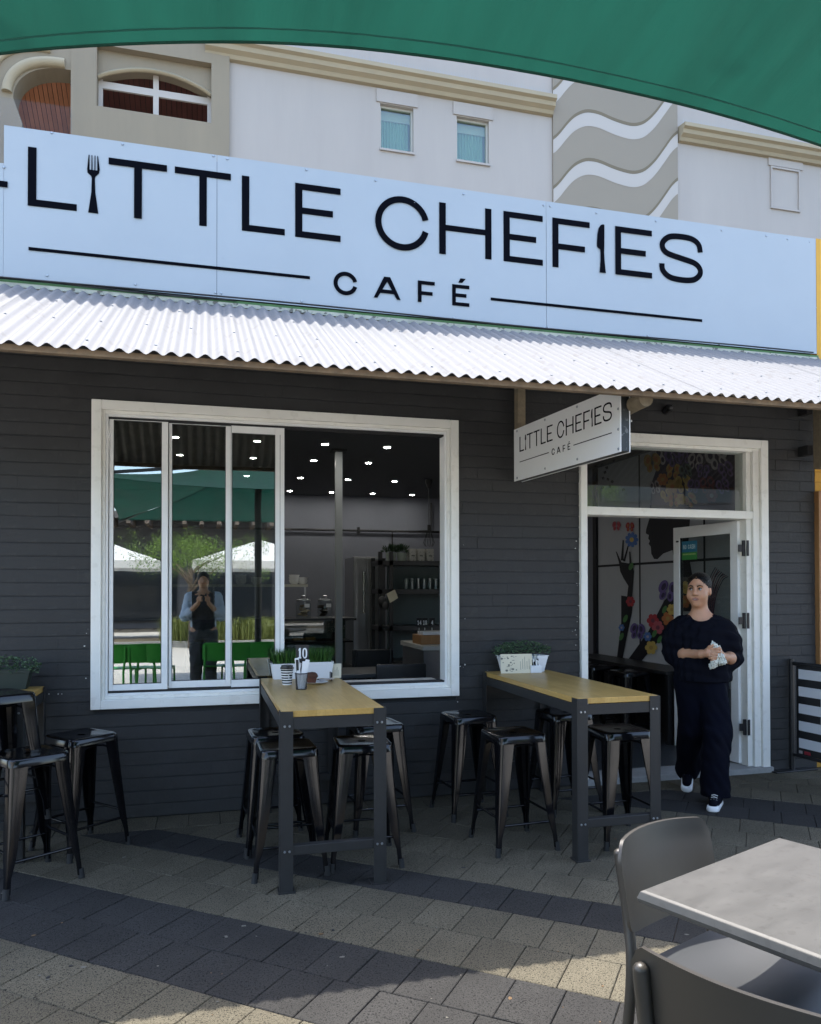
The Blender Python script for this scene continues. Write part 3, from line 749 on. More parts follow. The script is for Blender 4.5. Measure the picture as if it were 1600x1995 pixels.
# ================================================================== HOTEL FACADE BEHIND
YF = 13.0
m_hw = mat('hotel_render', (.37, .335, .30), .8, var=.055, vs=.5, stretch=(2.2, 1, .35), bump=.3, bs=9)
m_hb = mat('hotel_render_sand', (.235, .195, .135), .8, var=.1, vs=.6, stretch=(2.2, 1, .35), bump=.3, bs=9)
m_hc = mat('hotel_cornice', (.33, .275, .18), .75, var=.06, vs=1.2)
m_hp = mat('mural_taupe', (.25, .215, .165), .8, var=.03, vs=.6)
m_hl = mat('mural_line_olive', (.155, .125, .08), .8)
m_hwh = mat('mural_white', (.42, .385, .345), .8)
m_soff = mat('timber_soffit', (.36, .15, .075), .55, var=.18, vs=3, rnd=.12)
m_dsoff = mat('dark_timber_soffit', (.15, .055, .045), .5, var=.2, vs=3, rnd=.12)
m_curt = mat('sheer_curtain', (.24, .36, .27), .8, var=.05)
hot = thing('hotel_facade', 'tall cream rendered hotel facade rising behind the pale sign', 'building')
X = lambda px, py: atY(px, py, YF).x
Z = lambda px, py: atY(px, py, YF).z
xl, xr = X(447, 200), X(1600, 400) + 12
xm0, xm1 = X(1076, 300), X(1318, 300)
wins = []
for a in ((741, 200, 806, 300), (890, 226, 953, 320)):
    p, q = atY(a[0], a[1], YF), atY(a[2], a[3], YF)
    wins.append((p.x, q.x, q.z, Z(a[0], a[1])))
wz0 = sum(w_[2] for w_ in wins) / 2; wz1 = sum(w_[3] for w_ in wins) / 2
zc0 = Z(760, 175); zc1 = Z(760, 152)             # cornice
xs = [xl, wins[0][0], wins[0][1], wins[1][0], wins[1][1], xr]
mb = MB()
mb.box(xl, xr, YF, YF + 8, 2, wz0); mb.box(xl, xr, YF, YF + 8, wz1, 20)
for a, b in ((xs[0], xs[1]), (xs[2], xs[3]), (xs[4], xs[5])): mb.box(a, b, YF, YF + 8, wz0, wz1)
obj('wall', mb, m_hw, hot)
for (a, b, c, d) in wins:
    wn = part('window', hot)
    mb = MB(); ring(mb, a, b, wz0, wz1, .045, YF + .10, YF + .18); obj('window_frame', mb, mat('hotel_frame', (.42, .42, .38), .6), wn)
    mb = MB(); mb.box(a - .02, b + .02, YF - .05, YF + .1, wz0 - .05, wz0); obj('sill', mb, m_hw, wn)
    mb = MB(); mb.grid(lambda s, t, a=a, b=b: (a + .05 + (b - a - .1) * s, YF + .30 + .03 * math.sin(s * 60 + 1.5 * math.sin(5 * s)), wz0 + .05 + (wz1 - wz0 - .3) * t), 120, 2); obj('curtain', mb, m_curt, wn, smooth=80)
    mb = MB(); mb.box(a + .02, b - .02, YF + .26, YF + .29, wz1 - .26, wz1 - .03); obj('blind_box', mb, mat('blind', (.42, .40, .34), .8), wn)
    mb = MB(); mb.box(a + .045, b - .045, YF + .14, YF + .146, wz0 + .045, wz1 - .045); obj('pane', mb, glass('hotel_glass', (.80, .88, .84), .05), wn)
    mb = MB(); mb.box(a, b, YF + .6, YF + .62, wz0, wz1); obj('dark_room_sheet', mb, m_dark, wn)  # black sheet stands in for the dark room behind the curtain
    mb = MB(); mb.box(a - .1, b + .1, YF - .035, YF, wz1 + .02, wz1 + .34); obj('lintel', mb, m_hw, wn)
# blind niche far right
p, q = atY(1503, 326, YF), atY(1555, 413, YF)
mb = MB(); ring(mb, p.x - .05, q.x + .05, q.z - .02, p.z + .02, .05, YF - .05, YF); mb.box(p.x - .12, q.x + .15, YF - .04, YF, p.z + .04, p.z + .42); obj('blind_niche', mb, m_hw, hot)
# cornices with bird spikes
prof = [(0, 0), (-.10, .02), (-.14, .10), (-.24, .16), (-.26, .26), (-.34, .30), (-.34, .40), (0, .44)]
for a, b, zz in ((X(400, 118), xm0 - .01, zc0), (xm1 + .05, xr, Z(1330, 280))):
    mb = MB()
    vs = [(xx, YF + y, zz + z) for xx in (a, b) for y, z in prof]; n = len(prof)
    mb.add(vs, [(i, (i + 1) % n, n + (i + 1) % n, n + i) for i in range(n)] + [tuple(range(n)), tuple(range(2 * n - 1, n - 1, -1))]); obj('cornice', mb, m_hc, hot)
    mb = MB(); xx = a
    while xx < min(b, a + 16):
        mb.add([(xx, YF - .25, zz + .41), (xx + .012, YF - .25, zz + .41), (xx + .004, YF - .27, zz + .55)], [(0, 1, 2)]); xx += .07
    o = obj('bird_spikes', mb, m_screw, hot); o['kind'] = 'stuff'
# wave mural
mu = part('wave_panel', hot)
mb = MB(); mb.box(xm0, xm1, YF - .06, YF, 6, 19); obj('panel', mb, m_hp, mu)
def wave(t): # height of a wave crest line across the panel, from pixel shapes
    P = [(0, -1.65), (.10, -.75), (.2, -.15), (.32, 0), (.5, -.28), (.66, -.36), (.78, .1), (.9, 1.1), (1, 1.95)]
    for (a, za), (b, zb) in zip(P, P[1:]):
        if a <= t <= b:
            f = (t - a) / (b - a)
            return za + (zb - za) * f
    return 0
ts = np.linspace(0, 1, 49)
wv = np.array([wave(t) for t in ts]); wv = np.convolve(np.pad(wv, 3, mode='edge'), np.ones(7) / 7, 'valid')
zref = Z(1160, 212); pitch = Z(1160, 212) - Z(1160, 306)
for k in range(-4, 5):
    for nm, dz, th, m, yy in (('white_band', -.50, .36, m_hwh, .066), ('olive_band', -.14, .09, m_hl, .068)):
        mb = MB(); zz = zref - k * pitch
        f = lambda s, t, zz=zz, dz=dz, th=th, yy=yy: (xm0 + (xm1 - xm0) * s, YF - yy, zz + float(np.interp(s, ts, wv)) * .62 + dz + th * t)
        mb.grid(f, 48, 1); mb.grid(lambda s, t: tuple(np.add(f(1 - s, t), (0, .003, 0))), 48, 1)
        obj(nm, mb, m, mu)
# beige balcony wing on the left with an arched window
bz0 = 2; x0b = X(140, 150); xa, xb = X(190, 160), X(412, 170); za, zb_ = Z(190, 212), Z(190, 92)
zt_ = Z(300, 132); 
mb = MB()
mb.box(x0b, xa, YF - .12, YF + .6, bz0, 20); mb.box(xb, xl, YF - .12, YF + .6, bz0, 20); mb.box(xa, xb, YF - .12, YF + .6, bz0, za); mb.box(xa, xb, YF - .12, YF + .6, zb_, 20)
obj('wing_wall', mb, m_hb, hot)
aw_ = part('arched_opening', hot)
za1 = Z(195, 148); zap = Z(300, 130)
n = 24; arch = [(xa + (xb - xa) * t, za1 + .34 * math.sin(PI * t) ** .8) for t in np.linspace(0, 1, n)]
mb = MB(); mb.prism([(xa, zb_)] + arch + [(xb, zb_)], (0, YF + .06, 0), (1, 0, 0), (0, 0, 1), (0, 1, 0), .3); obj('arch_head', mb, m_hb, aw_)
mb = MB(); mb.tube([(a, YF + .05, z) for a, z in arch], .05, 6); obj('arch_moulding', mb, m_hc, aw_, smooth=60)
mb = MB(); xmid = X(303, 180); mb.box(xmid - .06, xmid + .06, YF + .2, YF + .26, za, za1 + .45); mb.box(xa, xmid - .06, YF + .2, YF + .255, za1 - .14, za1 + .02); mb.box(xmid + .06, xb, YF + .2, YF + .255, za1 - .14, za1 + .02); mb.box(xa, xa + .09, YF + .19, YF + .26, za, za1 + .2); mb.box(xb - .09, xb, YF + .19, YF + .26, za, za1 + .2); obj('window_frame', mb, m_hwh, aw_)
def soffit(parent, x0, x1, z0, z1, y0, y1, n, m):
    for i in range(n):
        a, b = x0 + (x1 - x0) * i / n, x0 + (x1 - x0) * (i + 1) / n - .012
        mb = MB(); mb.add([(a, y0, z1), (b, y0, z1), (b, y1, z0), (a, y1, z0), (a, y0, z1 + .02), (b, y0, z1 + .02), (b, y1, z0 + .02), (a, y1, z0 + .02)], [(0, 3, 2, 1), (4, 5, 6, 7), (0, 1, 5, 4), (1, 2, 6, 5), (2, 3, 7, 6), (3, 0, 4, 7)])
        obj('plank', mb, m, parent)
    mb = MB().add([(x0, y0, z1 + .05), (x1, y0, z1 + .05), (x1, y1, z0 + .05), (x0, y1, z0 + .05)], [(0, 1, 2, 3)]); obj('light_block_sheet', mb, m_dark, parent)  # added dark sheet, stops light showing through the plank gaps
sof = part('balcony_soffit', hot)
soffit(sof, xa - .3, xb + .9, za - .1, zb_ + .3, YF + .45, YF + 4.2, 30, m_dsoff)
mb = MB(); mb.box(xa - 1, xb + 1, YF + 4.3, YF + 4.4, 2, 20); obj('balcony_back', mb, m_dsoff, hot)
for px, py in ((241, 208), (351, 205)):
    p = atY(px, py, YF + 2.2); mb = MB(); mb.cyl((p.x, p.y, p.z), (p.x, p.y, p.z + .04), .07, n=12); obj('soffit_light', mb, m_hwh, hot)
# left curved balcony opening
xo0 = X(12, 200); zo1 = Z(80, 100)
mb = MB()
el_ = [(X(140, 150) - (X(140, 150) - X(28, 180)) * math.cos(t) ** .8 if math.cos(t) > 0 else X(140, 150), Z(90, 205) + (Z(90, 134) - Z(90, 205)) * math.sin(t)) for t in np.linspace(0, PI / 2, 16)]
poly = [(x0b, 19), (xo0 - 6, 19), (xo0 - 6, 2), (X(45, 245), 2)] + [(X(45, 245), Z(45, 245))] + el_ + [(x0b, el_[-1][1])]
mb.prism(poly, (0, YF - .1, 0), (1, 0, 0), (0, 0, 1), (0, 1, 0), .5); obj('curved_wall', mb, m_hb, hot)
mb = MB(); mb.tube([(a - .12, YF - .12, z + .1) for a, z in el_], .11, 8); mb.tube([(a - .42, YF - .12, z + .36) for a, z in el_], .07, 8); obj('curved_moulding', mb, m_hc, hot, smooth=60)
sof2 = part('terrace_soffit', hot)
soffit(sof2, X(10, 200), x0b + .2, Z(60, 300), Z(90, 120), YF + .45, YF + 4.2, 15, m_soff)
p = atY(103, 190, YF + 1.6); mb = MB(); mb.cyl((p.x, p.y, p.z), (p.x, p.y, p.z + .04), .08, n=12); obj('soffit_light', mb, m_hwh, hot)
mb = MB(); p, q = atY(15, 190, YF - .3), atY(140, 205, YF - .3); mb.box(p.x - 4, q.x, YF - .3, YF - .28, 4, p.z); obj('glass_balustrade', mb, glass('balustrade_glass', (.96, .96, .97), -.02), hot)
mb = MB(); mb.box(xo0 - 6, x0b, YF + 4.3, YF + 4.5, 2, 20); obj('balcony_back', mb, m_hb, hot)

# ================================================================== GREEN UMBRELLA OVERHEAD
um = thing('green_umbrella', 'large green fabric umbrella canopy stretched overhead across the top of the picture', 'umbrella')
m_um = mat('green_canvas', (.0056, .048, .033), .85, var=.22, vs=2.4, bump=.9, bs=5, trans=.4, stretch=(2.6, .5, 1), spots=.35, spot_col=(.002, .02, .015), spot_s=3.2)
m_hem = mat('green_hem', (.007, .062, .043), .85, trans=.4)
edge_px = [(-900, 330), (-400, 170), (0, 100), (200, 86), (400, 79), (600, 83), (800, 103), (1000, 133), (1200, 172), (1400, 220), (1600, 282), (2100, 470), (2700, 700)]
ZU = 2.70
edge = []
for a, b in edge_px:
    d = ray(a, b); t = (ZU - EYE) / d.z; edge.append(CAM + d * t)
ex = [p.x for p in edge]; ey = [p.y for p in edge]
HALF = 2.15; cx_ = .75; cy_ = -6.0; peak = Vector((cx_, cy_, 3.45))
def rim(s): # front edge from left corner to right corner; concave
    x = cx_ + HALF * (2 * s - 1)
    return Vector((x, float(np.interp(x, ex, ey)), ZU))
fr = [rim(s) for s in np.linspace(0, 1, 61)]
k = np.ones(5) / 5
ys = np.convolve(np.pad([p.y for p in fr], 2, mode='edge'), k, 'valid')
fr = [Vector((p.x, y, ZU - .0)) for p, y in zip(fr, ys)]
cL, cR = fr[0], fr[-1]
bk = -8.3
side = lambda a, b, sag, n=20: [a.lerp(b, t) + Vector((cx_, cy_, 0)).__sub__(a.lerp(b, .5)).normalized() * sag * math.sin(PI * t) for t in np.linspace(0, 1, n)]
BLc, BRc = Vector((cL.x, bk, ZU)), Vector((cR.x, bk, ZU))
sd1 = side(cR, BRc, .25); sd2 = side(BRc, BLc, .25); sd3 = side(BLc, cL, .25)
for v in sd1 + sd2 + sd3: v.z = ZU
panels = [fr, sd1, sd2, sd3]
for pl in panels:
    mb = MB(); n = len(pl) - 1
    def fn(s, t, pl=pl, n=n):
        i = min(int(s * n), n - 1); f = s * n - i
        e = pl[i].lerp(pl[i + 1], f)
        p = e.lerp(peak, t)
        p.z -= .10 * math.sin(PI * t) * (1 if t < 1 else 0)
        p.z += (.006 * math.sin(s * 47 + 2 * math.sin(9 * s)) + .004 * math.sin(s * 118 + 5 * t)) * math.sin(PI * min(1, t * 3)) * (1 - t)
        return p
    mb.grid(lambda s, t: fn(1 - s, t), 3 * n, 24); obj('canopy_panel', mb, m_um, um, smooth=179)
    mb = MB(); mb.tube([p + Vector((0, 0, 0.0)) for p in pl], .0035, 6); obj('hem', mb, m_hem, um, smooth=60)
    inn = [p.lerp(peak, .016) - Vector((0, 0, .006)) for p in pl]
    mb = MB(); mb.tube(inn, .0018, 5); obj('seam', mb, mat('seam_green', (.006, .07, .055), .9), um, smooth=60)
for c in (cL, cR, BLc, BRc):
    mb = MB(); mb.bar(Vector((peak.x, peak.y, peak.z - .06)).lerp(c, .02), c - Vector((0, 0, .03)), .025, .04); obj('rib', mb, m_steelblk, um)
mb = MB(); mb.cyl((peak.x, peak.y, 0), (peak.x, peak.y, 3.8), .05, n=16); obj('pole', mb, m_steelblk, um, smooth=40)
mb = MB(); mb.box(peak.x - .4, peak.x + .4, peak.y - .4, peak.y + .4, .0, .1); obj('base_plate', mb, m_steelblk, um, bevel=.01)

# ================================================================== CAFE INTERIOR
mb = MB(); mb.box(-3.2, 4.75, .22, 6.75, -.05, .045); struct('cafe_floor', mb, m_floor)
mb = MB(); mb.box(-3.2, 4.75, .22, 6.75, 3.0, 3.1); struct('cafe_ceiling', mb, m_ceil)
mb = MB(); mb.box(-3.2, 4.75, 6.62, 6.8, 0, 3.0); struct('cafe_back_wall', mb, m_intw)
mb = MB(); mb.box(4.61, 4.80, .22, 6.62, 0, 3.0); struct('cafe_side_wall', mb, m_intw)
mb = MB(); mb.box(-3.3, -3.2, .0, 6.8, 0, 3.4); struct('cafe_far_side_wall', mb, m_intw)
mb = MB(); mb.box(-3.3, 4.98, .14, 6.9, 3.36, 3.44); obj('roof', mb, m_under, cafe)
m_dl = glow('downlight_glow', (1, .97, .9), 34)
for yy, xs_ in ((2.38, (-.28, .5, 1.18, 1.83)), (3.38, (-.27, .52, 1.2, 1.84)), (4.78, (.52, 1.216, 1.852, 2.5)), (6.16, (1.22, 1.852, 2.487, 3.12))):
    for j, xx in enumerate(xs_):
        t = thing('downlight', 'lit ceiling downlight, %s from the left in the %s row' % (('first', 'second', 'third', 'fourth')[j], {2.38: 'nearest', 3.38: 'second', 4.78: 'third', 6.16: 'farthest'}[yy]), 'ceiling light', (xx, yy, 3.0), 0, 'ceiling downlights inside the cafe')
        mb = MB(); mb.cyl((0, 0, -.004), (0, 0, -.012), .033, n=16); obj('lens', mb, m_dl, t)
        mb = MB(); mb.lathe([(.035, -.001), (.050, -.001), (.050, -.008), (.035, -.012)], n=16, caps=False); obj('trim_ring', mb, m_white, t)
col_ = thing('steel_column', 'slim grey steel column rising from the counter to the cafe ceiling', 'column', (1.374, 2.7, 0))
mb = MB(); mb.box(-.035, .035, -.035, .035, .045, 2.98); obj('post', mb, mat('grey_post', (.34, .36, .36), .5), col_)
mb = MB(); mb.box(-.08, .08, -.08, .08, 2.975, 2.997); obj('top_plate', mb, m_steelblk, col_)
pr = thing('wall_conduit', 'thin black conduit with clips along the cafe back wall', 'pipe')
mb = MB(); mb.tube([(-2, 6.57, 2.45), (4.5, 6.57, 2.45)], .018, 6); obj('pipe', mb, m_blackp, pr)
mb = MB(); mb.tube([(3.55, 6.57, 2.92), (3.55, 6.57, 2.47), (2.9, 6.57, 2.44), (2.9, 6.57, 1.7)], .014, 6); obj('branch_pipe', mb, m_blackp, pr)
mb = MB()
for xx in (1.1, 2.35, 3.75): mb.box(xx - .015, xx + .015, 6.53, 6.6, 2.40, 2.50)
obj('clips', mb, m_blackp, pr)['kind'] = 'stuff'
pd = thing('pendant_lamp', 'small black wire cage pendant lamp hanging by the right side of the window', 'pendant')
p = atY(836, 1040, 4.5)
mb = MB(); mb.cyl((p.x, 4.5, p.z + .12), (p.x, 4.5, 2.9), .004, n=6); obj('cord', mb, m_blackp, pd)
mb = MB(); mb.lathe([(.05, 2.99), (.05, 2.95), (.02, 2.87)], (p.x, 4.5, 0), 14); obj('canopy_rose', mb, m_blackp, pd)
mb = MB(); mb.cyl((p.x, 4.5, p.z + .04), (p.x, 4.5, p.z + .12), .022, n=10)
for k in range(6):
    a = 2 * PI * k / 6; mb.tube([(p.x + .02 * math.cos(a), 4.5 + .02 * math.sin(a), p.z + .05), (p.x + .075 * math.cos(a), 4.5 + .075 * math.sin(a), p.z - .12), (p.x + .05 * math.cos(a), 4.5 + .05 * math.sin(a), p.z - .17)], .004, 5)
obj('cage', mb, m_blackp, pd)

# counter display case with cakes
dc = thing('display_case', 'glass cake display case on the dark service counter inside the window', 'display case')
mb = MB(); mb.box(-1.5, 1.60, 3.0, 3.6, .045, .62); obj('counter_base', mb, mat('dark_counter', (.03, .034, .038), .4), dc)
mb = MB(); mb.box(-1.5, 1.62, 2.98, 3.62, 1.17, 1.195); mb.box(-1.5, 1.62, 2.98, 3.62, .62, .65); obj('case_deck', mb, m_blackp, dc)
mb = MB(); mb.box(-1.5, 1.60, 3.03, 3.58, .925, .94); obj('shelf', mb, m_blackp, dc)
mb = MB()
for xx in (-.2, .75, 1.59): mb.box(xx, xx + .02, 2.99, 3.01, .65, 1.17); mb.box(xx, xx + .02, 3.59, 3.61, .65, 1.17)
obj('case_post', mb, m_steel, dc)
mb = MB(); mb.box(-1.5, 1.6, 3.58, 3.59, .65, 1.17); obj('case_back', mb, mat('case_back_green', (.10, .14, .11), .4), dc)
mb = MB(); mb.box(-1.49, 1.6, 2.992, 2.996, .65, 1.17); obj('pane', mb, m_glass3, dc)
m_pastry = mat('baked_pastry', (.42, .23, .05), .6, var=.3, vs=40)
m_cream = mat('cream_cake', (.45, .42, .33), .6, var=.2, vs=40)
for i, (xx, m, zz) in enumerate(((-.05, m_pastry, .94), (1.0, m_pastry, .94), (1.13, m_pastry, .94), (.3, m_cream, .94), (.15, m_pastry, .94))):
    t = thing('pastry', ['golden pastry at the far left of the cake case shelf', 'flat golden pastry on the cake case shelf, left of its twin', 'flat golden pastry on the cake case shelf, right of its twin', 'pale cream cake seen through the sliding pane', 'golden bun seen through the left sliding panes'][i], 'pastry', (xx, 3.2, zz))
    mb = MB()
    for q in range(3): mb.ball(((q - 1) * .035, rng.normal(0, .02), .02), (.036, .036, .022), 10, 6)
    obj('bake', mb, m, t, smooth=80)
    mb = MB(); mb.cyl((0, 0, .0), (0, 0, .006), .075, n=18); obj('tray', mb, m_steel, t)
vf = thing('flower_vase', 'small vase of pale flowers at the right end of the cake case', 'flowers', (1.42, 3.2, .94))
mb = MB(); mb.lathe([(.04, 0), (.05, .05), (.03, .09)], n=14); obj('vase', mb, m_blackp, vf, smooth=50)
mb = MB()
for i in range(60):
    a, b, r = random.random() * 6.28, random.uniform(.1, 1.3), random.uniform(.05, .14); c = Vector((r * math.cos(a) * math.sin(b), r * math.sin(a) * math.sin(b), .08 + r * math.cos(b)))
    d = Vector((rng.normal(), rng.normal(), rng.normal())).normalized(); e = d.cross(Vector((0, 0, 1))).normalized()
    mb.add([c - d * .02, c + e * .008, c + d * .02, c - e * .008], [(0, 1, 2, 3)])
obj('flowers', mb, m_cream, vf)['kind'] = 'stuff'
# jars on the counter
for i, (xx, fill) in enumerate(((1.05, (.42, .34, .22)), (1.37 - .06, (.03, .018, .012)))):
    xx = atY((592, 634)[i], 1200, 3.1).x
    t = thing('biscuit_jar', ['glass lidded jar of pale biscuits on the counter', 'glass lidded jar of dark biscuits on the counter'][i], 'jar', (xx, 3.12, 1.195))
    mb = MB(); mb.lathe([(.075, 0), (.085, .01), (.085, .16), (.07, .18), (.07, .19)], n=20, caps=False); obj('jar', mb, m_glass3, t, smooth=50)
    mb = MB()
    for q in range(9): mb.ball((rng.normal(0, .025), rng.normal(0, .025), .03 + .013 * q), (.04, .04, .012), 10, 6)
    obj('biscuits', mb, mat('biscuit_fill_%d' % i, fill, .7), t, smooth=60)
    mb = MB(); mb.lathe([(.078, .19), (.078, .205), (.03, .215), (.022, .22), (.028, .245), (.0, .255)], n=20, caps=False); obj('lid', mb, m_steel, t, smooth=50)
    mb = MB(); mb.box(.0, .055, -.09, -.087, .12, .16); obj('tag', mb, m_white, t)
# bowl shelf
sh = thing('wall_shelf', 'long pale shelf holding white bowls behind the counter', 'shelf')
mb = MB(); p0, p1 = atY(330, 1148, 3.9), atY(597, 1148, 3.9); mb.box(p0.x, p1.x, 3.75, 4.05, 1.545, 1.575); obj('board', mb, mat('pale_shelf', (.42, .42, .36), .5), sh)
mb = MB()
for px in (420, 596): xx = atY(px, 1148, 3.9).x; mb = MB().box(xx - .03, xx - .01, 3.8, 3.82, 1.195, 1.545); obj('bracket', mb, m_steel, sh)
k = 0
for px in (470, 500, 574, 590):
    for l in range(3 if px in (470, 574) else 2):
        xx = atY(px, 1140, 3.85).x
        mb = MB(); mb.lathe([(.03, 0), (.055, .02), (.065, .055), (.06, .055), (.05, .022), (.0, .01)], n=18, caps=False)
        tag(obj('bowl', mb, m_white, smooth=60), 'white bowl %s of the %s on the wall shelf' % (('at the bottom', 'second up', 'third up')[l], {470: 'leftmost stack', 500: 'second stack', 574: 'third stack', 590: 'rightmost stack'}[px]), 'bowl', 'white bowls stacked on the wall shelf').location = (xx, 3.88, 1.575 + .03 * l)
# fridge
fp = atY(692, 1290, 4.6)
frg = thing('fridge', 'tall stainless steel fridge with long handles behind the counter', 'fridge')
x0, x1 = atY(690, 1090, 4.6).x, atY(741, 1085, 4.6).x
mb = MB(); mb.box(x0, x1, 4.65, 5.3, .045, 1.95); obj('body', mb, m_steel, frg, bevel=.01)
mb = MB(); mb.box(x0 + .015, (x0 + x1) / 2 - .005, 4.62, 4.648, .2, 1.93); mb.box((x0 + x1) / 2 + .005, x1 - .01, 4.62, 4.648, .2, 1.93); obj('fridge_door', mb, m_steel, frg, bevel=.006)
mb = MB(); mb.cyl(((x0 + x1) / 2 + .05, 4.58, .5), ((x0 + x1) / 2 + .05, 4.58, 1.75), .018, n=10); mb.cyl(((x0 + x1) / 2 - .05, 4.58, 1.2), ((x0 + x1) / 2 - .05, 4.58, 1.75), .018, n=10); obj('handle', mb, mat('bright_handle', (.7, .7, .66), .2, metal=1), frg, smooth=40)
# black shelving unit
su = thing('shelving_unit', 'black open shelving unit right of the fridge', 'shelving')
sx0, sx1 = 1.99, 3.6
for xx in (sx0, sx0 + .13, sx1):
    for yy, zz in ((3.5, 1.96), (3.9, 1.9)): mb = MB().box(xx, xx + .045, yy, yy + .045, .045, zz); obj('upright', mb, m_blackp, su)
for z in (1.80, 1.46, 1.02, .6):
    mb = MB(); mb.box(sx0, sx1 + .045, 3.5, 3.95, z, z + .055); obj('shelf', mb, m_blackp, su)
mb = MB(); mb.box(sx0 + .2, sx1, 3.94, 3.95, .65, 1.8); obj('back_panel', mb, mat('shelf_back_teal', (.10, .13, .13), .6), su)
for i, px in enumerate((764, 785)):
    xx = atY(px, 1100, 3.6).x
    t = thing('shelf_plant', 'potted dark green plant on top of the black shelving, %s of the two' % ('left', 'right')[i], 'potted plant', (xx, 3.65, 1.855))
    mb = MB(); mb.lathe([(.05, 0), (.065, .10), (.06, .10)], n=16); obj('pot', mb, mat('grey_pot', (.24, .28, .24), .6), t, smooth=50)
    mb = MB()
    for q in range(220):
        a, b, r = random.random() * 6.28, random.uniform(0, 1.5), random.uniform(.05, .13); c = Vector((r * math.cos(a) * math.sin(b), r * math.sin(a) * math.sin(b), .11 + .7 * r * math.cos(b)))
        d = (c - Vector((0, 0, .05))).normalized(); e = Vector((rng.normal(), rng.normal(), rng.normal())).cross(d).normalized()
        mb.add([c - d * .02, c + e * .007, c + d * .025, c - e * .007], [(0, 1, 2, 3)])
    obj('foliage', mb, mat('dark_leaf', (.022, .05, .022), .5, rnd=.2), t)['kind'] = 'stuff'
for i, px in enumerate((806, 822, 840)):
    xx = atY(px, 1100, 3.55).x
    t = thing('storage_box', 'pale dotted storage box on top of the black shelving, %s of three' % ('left', 'middle', 'right')[i], 'box', (xx, 3.62, 1.855))
    mb = MB(); mb.box(-.042, .042, -.05, .1, 0, .15); obj('box_body', mb, mat('dotted_card', (.33, .33, .30), .7, spots=.8, spot_s=60), t, bevel=.004)
    mb = MB(); mb.box(-.02, .02, -.053, -.0505, .06, .068); obj('label_strip', mb, m_ink, t)
for i in range(9):
    xx = sx0 + .36 + .075 * i
    t = tag(obj('glass_tumbler', MB().lathe([(.024, 0), (.032, .13), (.030, .13), (.022, .006)], n=12, caps=False), m_glass3, smooth=50), 'clear tumbler %s in the row on the middle black shelf' % ('at the left end', 'second', 'third', 'fourth', 'fifth', 'sixth', 'seventh', 'eighth', 'at the right end')[i], 'glass', 'tumblers lined up on the middle shelf'); t.location = (xx, 3.6, 1.515)
t = thing('grey_cap', 'grey cap and paper notes hung on the black shelving upright', 'cap')
p = atY(745, 1170, 3.47)
mb = MB(); mb.ball((p.x, 3.46, p.z), (.05, .03, .06)); mb.ball((p.x + .03, 3.44, p.z - .06), (.04, .02, .05)); obj('cap_crown', mb, mat('cap_grey', (.06, .06, .06), .8), t, smooth=60)
mb = MB(); mb.prism([(0, 0), (.10, .05), (.14, -.05), (.04, -.11)], (p.x + .05, 3.46, p.z + .08), (1, 0, 0), (0, 0, 1), (0, -1, 0), .003); obj('note', mb, m_paper, t)
# payment counter on the right with table numbers
pc = thing('pay_counter', 'steel edged counter with a timber box at the right of the window', 'counter')
cx0 = atY(826, 1260, 1.6).x
mb = MB(); mb.box(cx0, 2.6, 1.6, 2.4, .045, .93); obj('counter_body', mb, m_steel, pc)
mb = MB(); mb.box(cx0 - .02, 2.62, 1.57, 2.42, .93, .975); obj('counter_top', mb, mat('pale_top', (.42, .41, .37), .4), pc, bevel=.004)
tb2 = thing('timber_box', 'brown timber cutlery box on the steel edged counter', 'box', (cx0 + .10, 1.75, .975))
mb = MB(); mb.box(-.09, .4, 0, .3, 0, .09); obj('box_body', mb, m_timber, tb2, bevel=.004)
mb = MB(); mb.box(-.05, .35, .05, .25, .09, .12); obj('napkins', mb, m_white, tb2)
for i, (px, tx) in enumerate(((817, '14'), (828, '18'), (842, '4'))):
    p = atY(px, 1213, 1.9)
    t = thing('table_number', ('leftmost black number card on the counter, reading 14', 'middle black number card on the counter, reading 18', 'rightmost black number card on the counter, reading 4')[i], 'number card', (p.x, 1.9, p.z))
    mb = MB(); mb.box(-.028, .028, 0, .004, -.05, .045); obj('card', mb, m_blackp, t)
    mb = MB()
    if len(tx) == 2: lay(mb, glyph(tx[0], -.02, -.004, -.022, .022, .007, .006), (0, -.001, 0), (1, 0, 0), (0, 0, 1), (0, -1, 0), .001); lay(mb, glyph(tx[1], .002, .022, -.022, .022, .006, .006), (0, -.001, 0), (1, 0, 0), (0, 0, 1), (0, -1, 0), .001)
    else: lay(mb, glyph(tx, -.01, .012, -.022, .022, .006, .006), (0, -.001, 0), (1, 0, 0), (0, 0, 1), (0, -1, 0), .001)
    obj('digits', mb, m_white, t)
    mb = MB(); mb.cyl((0, .002, .975 - p.z), (0, .002, -.05), .004, n=6); obj('stem', mb, m_steel, t)
# dark tables and chairs inside
def idining(x, y, rz, lab):
    t = thing('dining_chair', lab, 'chair', (x, y, .045), rz, 'dark dining chairs inside the cafe')
    mb = MB(); mb.box(-.21, .21, -.21, .21, .42, .45); obj('seat', mb, m_blackp, t, bevel=.01)
    mb = MB(); mb.box(-.21, .21, .19, .22, .55, .86); obj('backrest', mb, m_blackp, t, bevel=.03)
    for sx_ in (-1, 1):
        for sy in (-1, 1): mb = MB(); mb.cyl((sx_ * .18, sy * .18, 0), (sx_ * .18, sy * .18, .86 if sy > 0 else .42), .014, n=8); obj('leg', mb, m_blackp, t)
for i, (px, y, lab) in enumerate(((590, .95, 'dark dining chair just inside the window, left of the inner table'), (770, .85, 'dark dining chair just inside the window, back turned to the street'), (735, 2.0, 'dark dining chair beyond the inner table, facing the window'))):
    idining(atY(px, 1270, y).x, y, (PI, PI, 0)[i], lab)
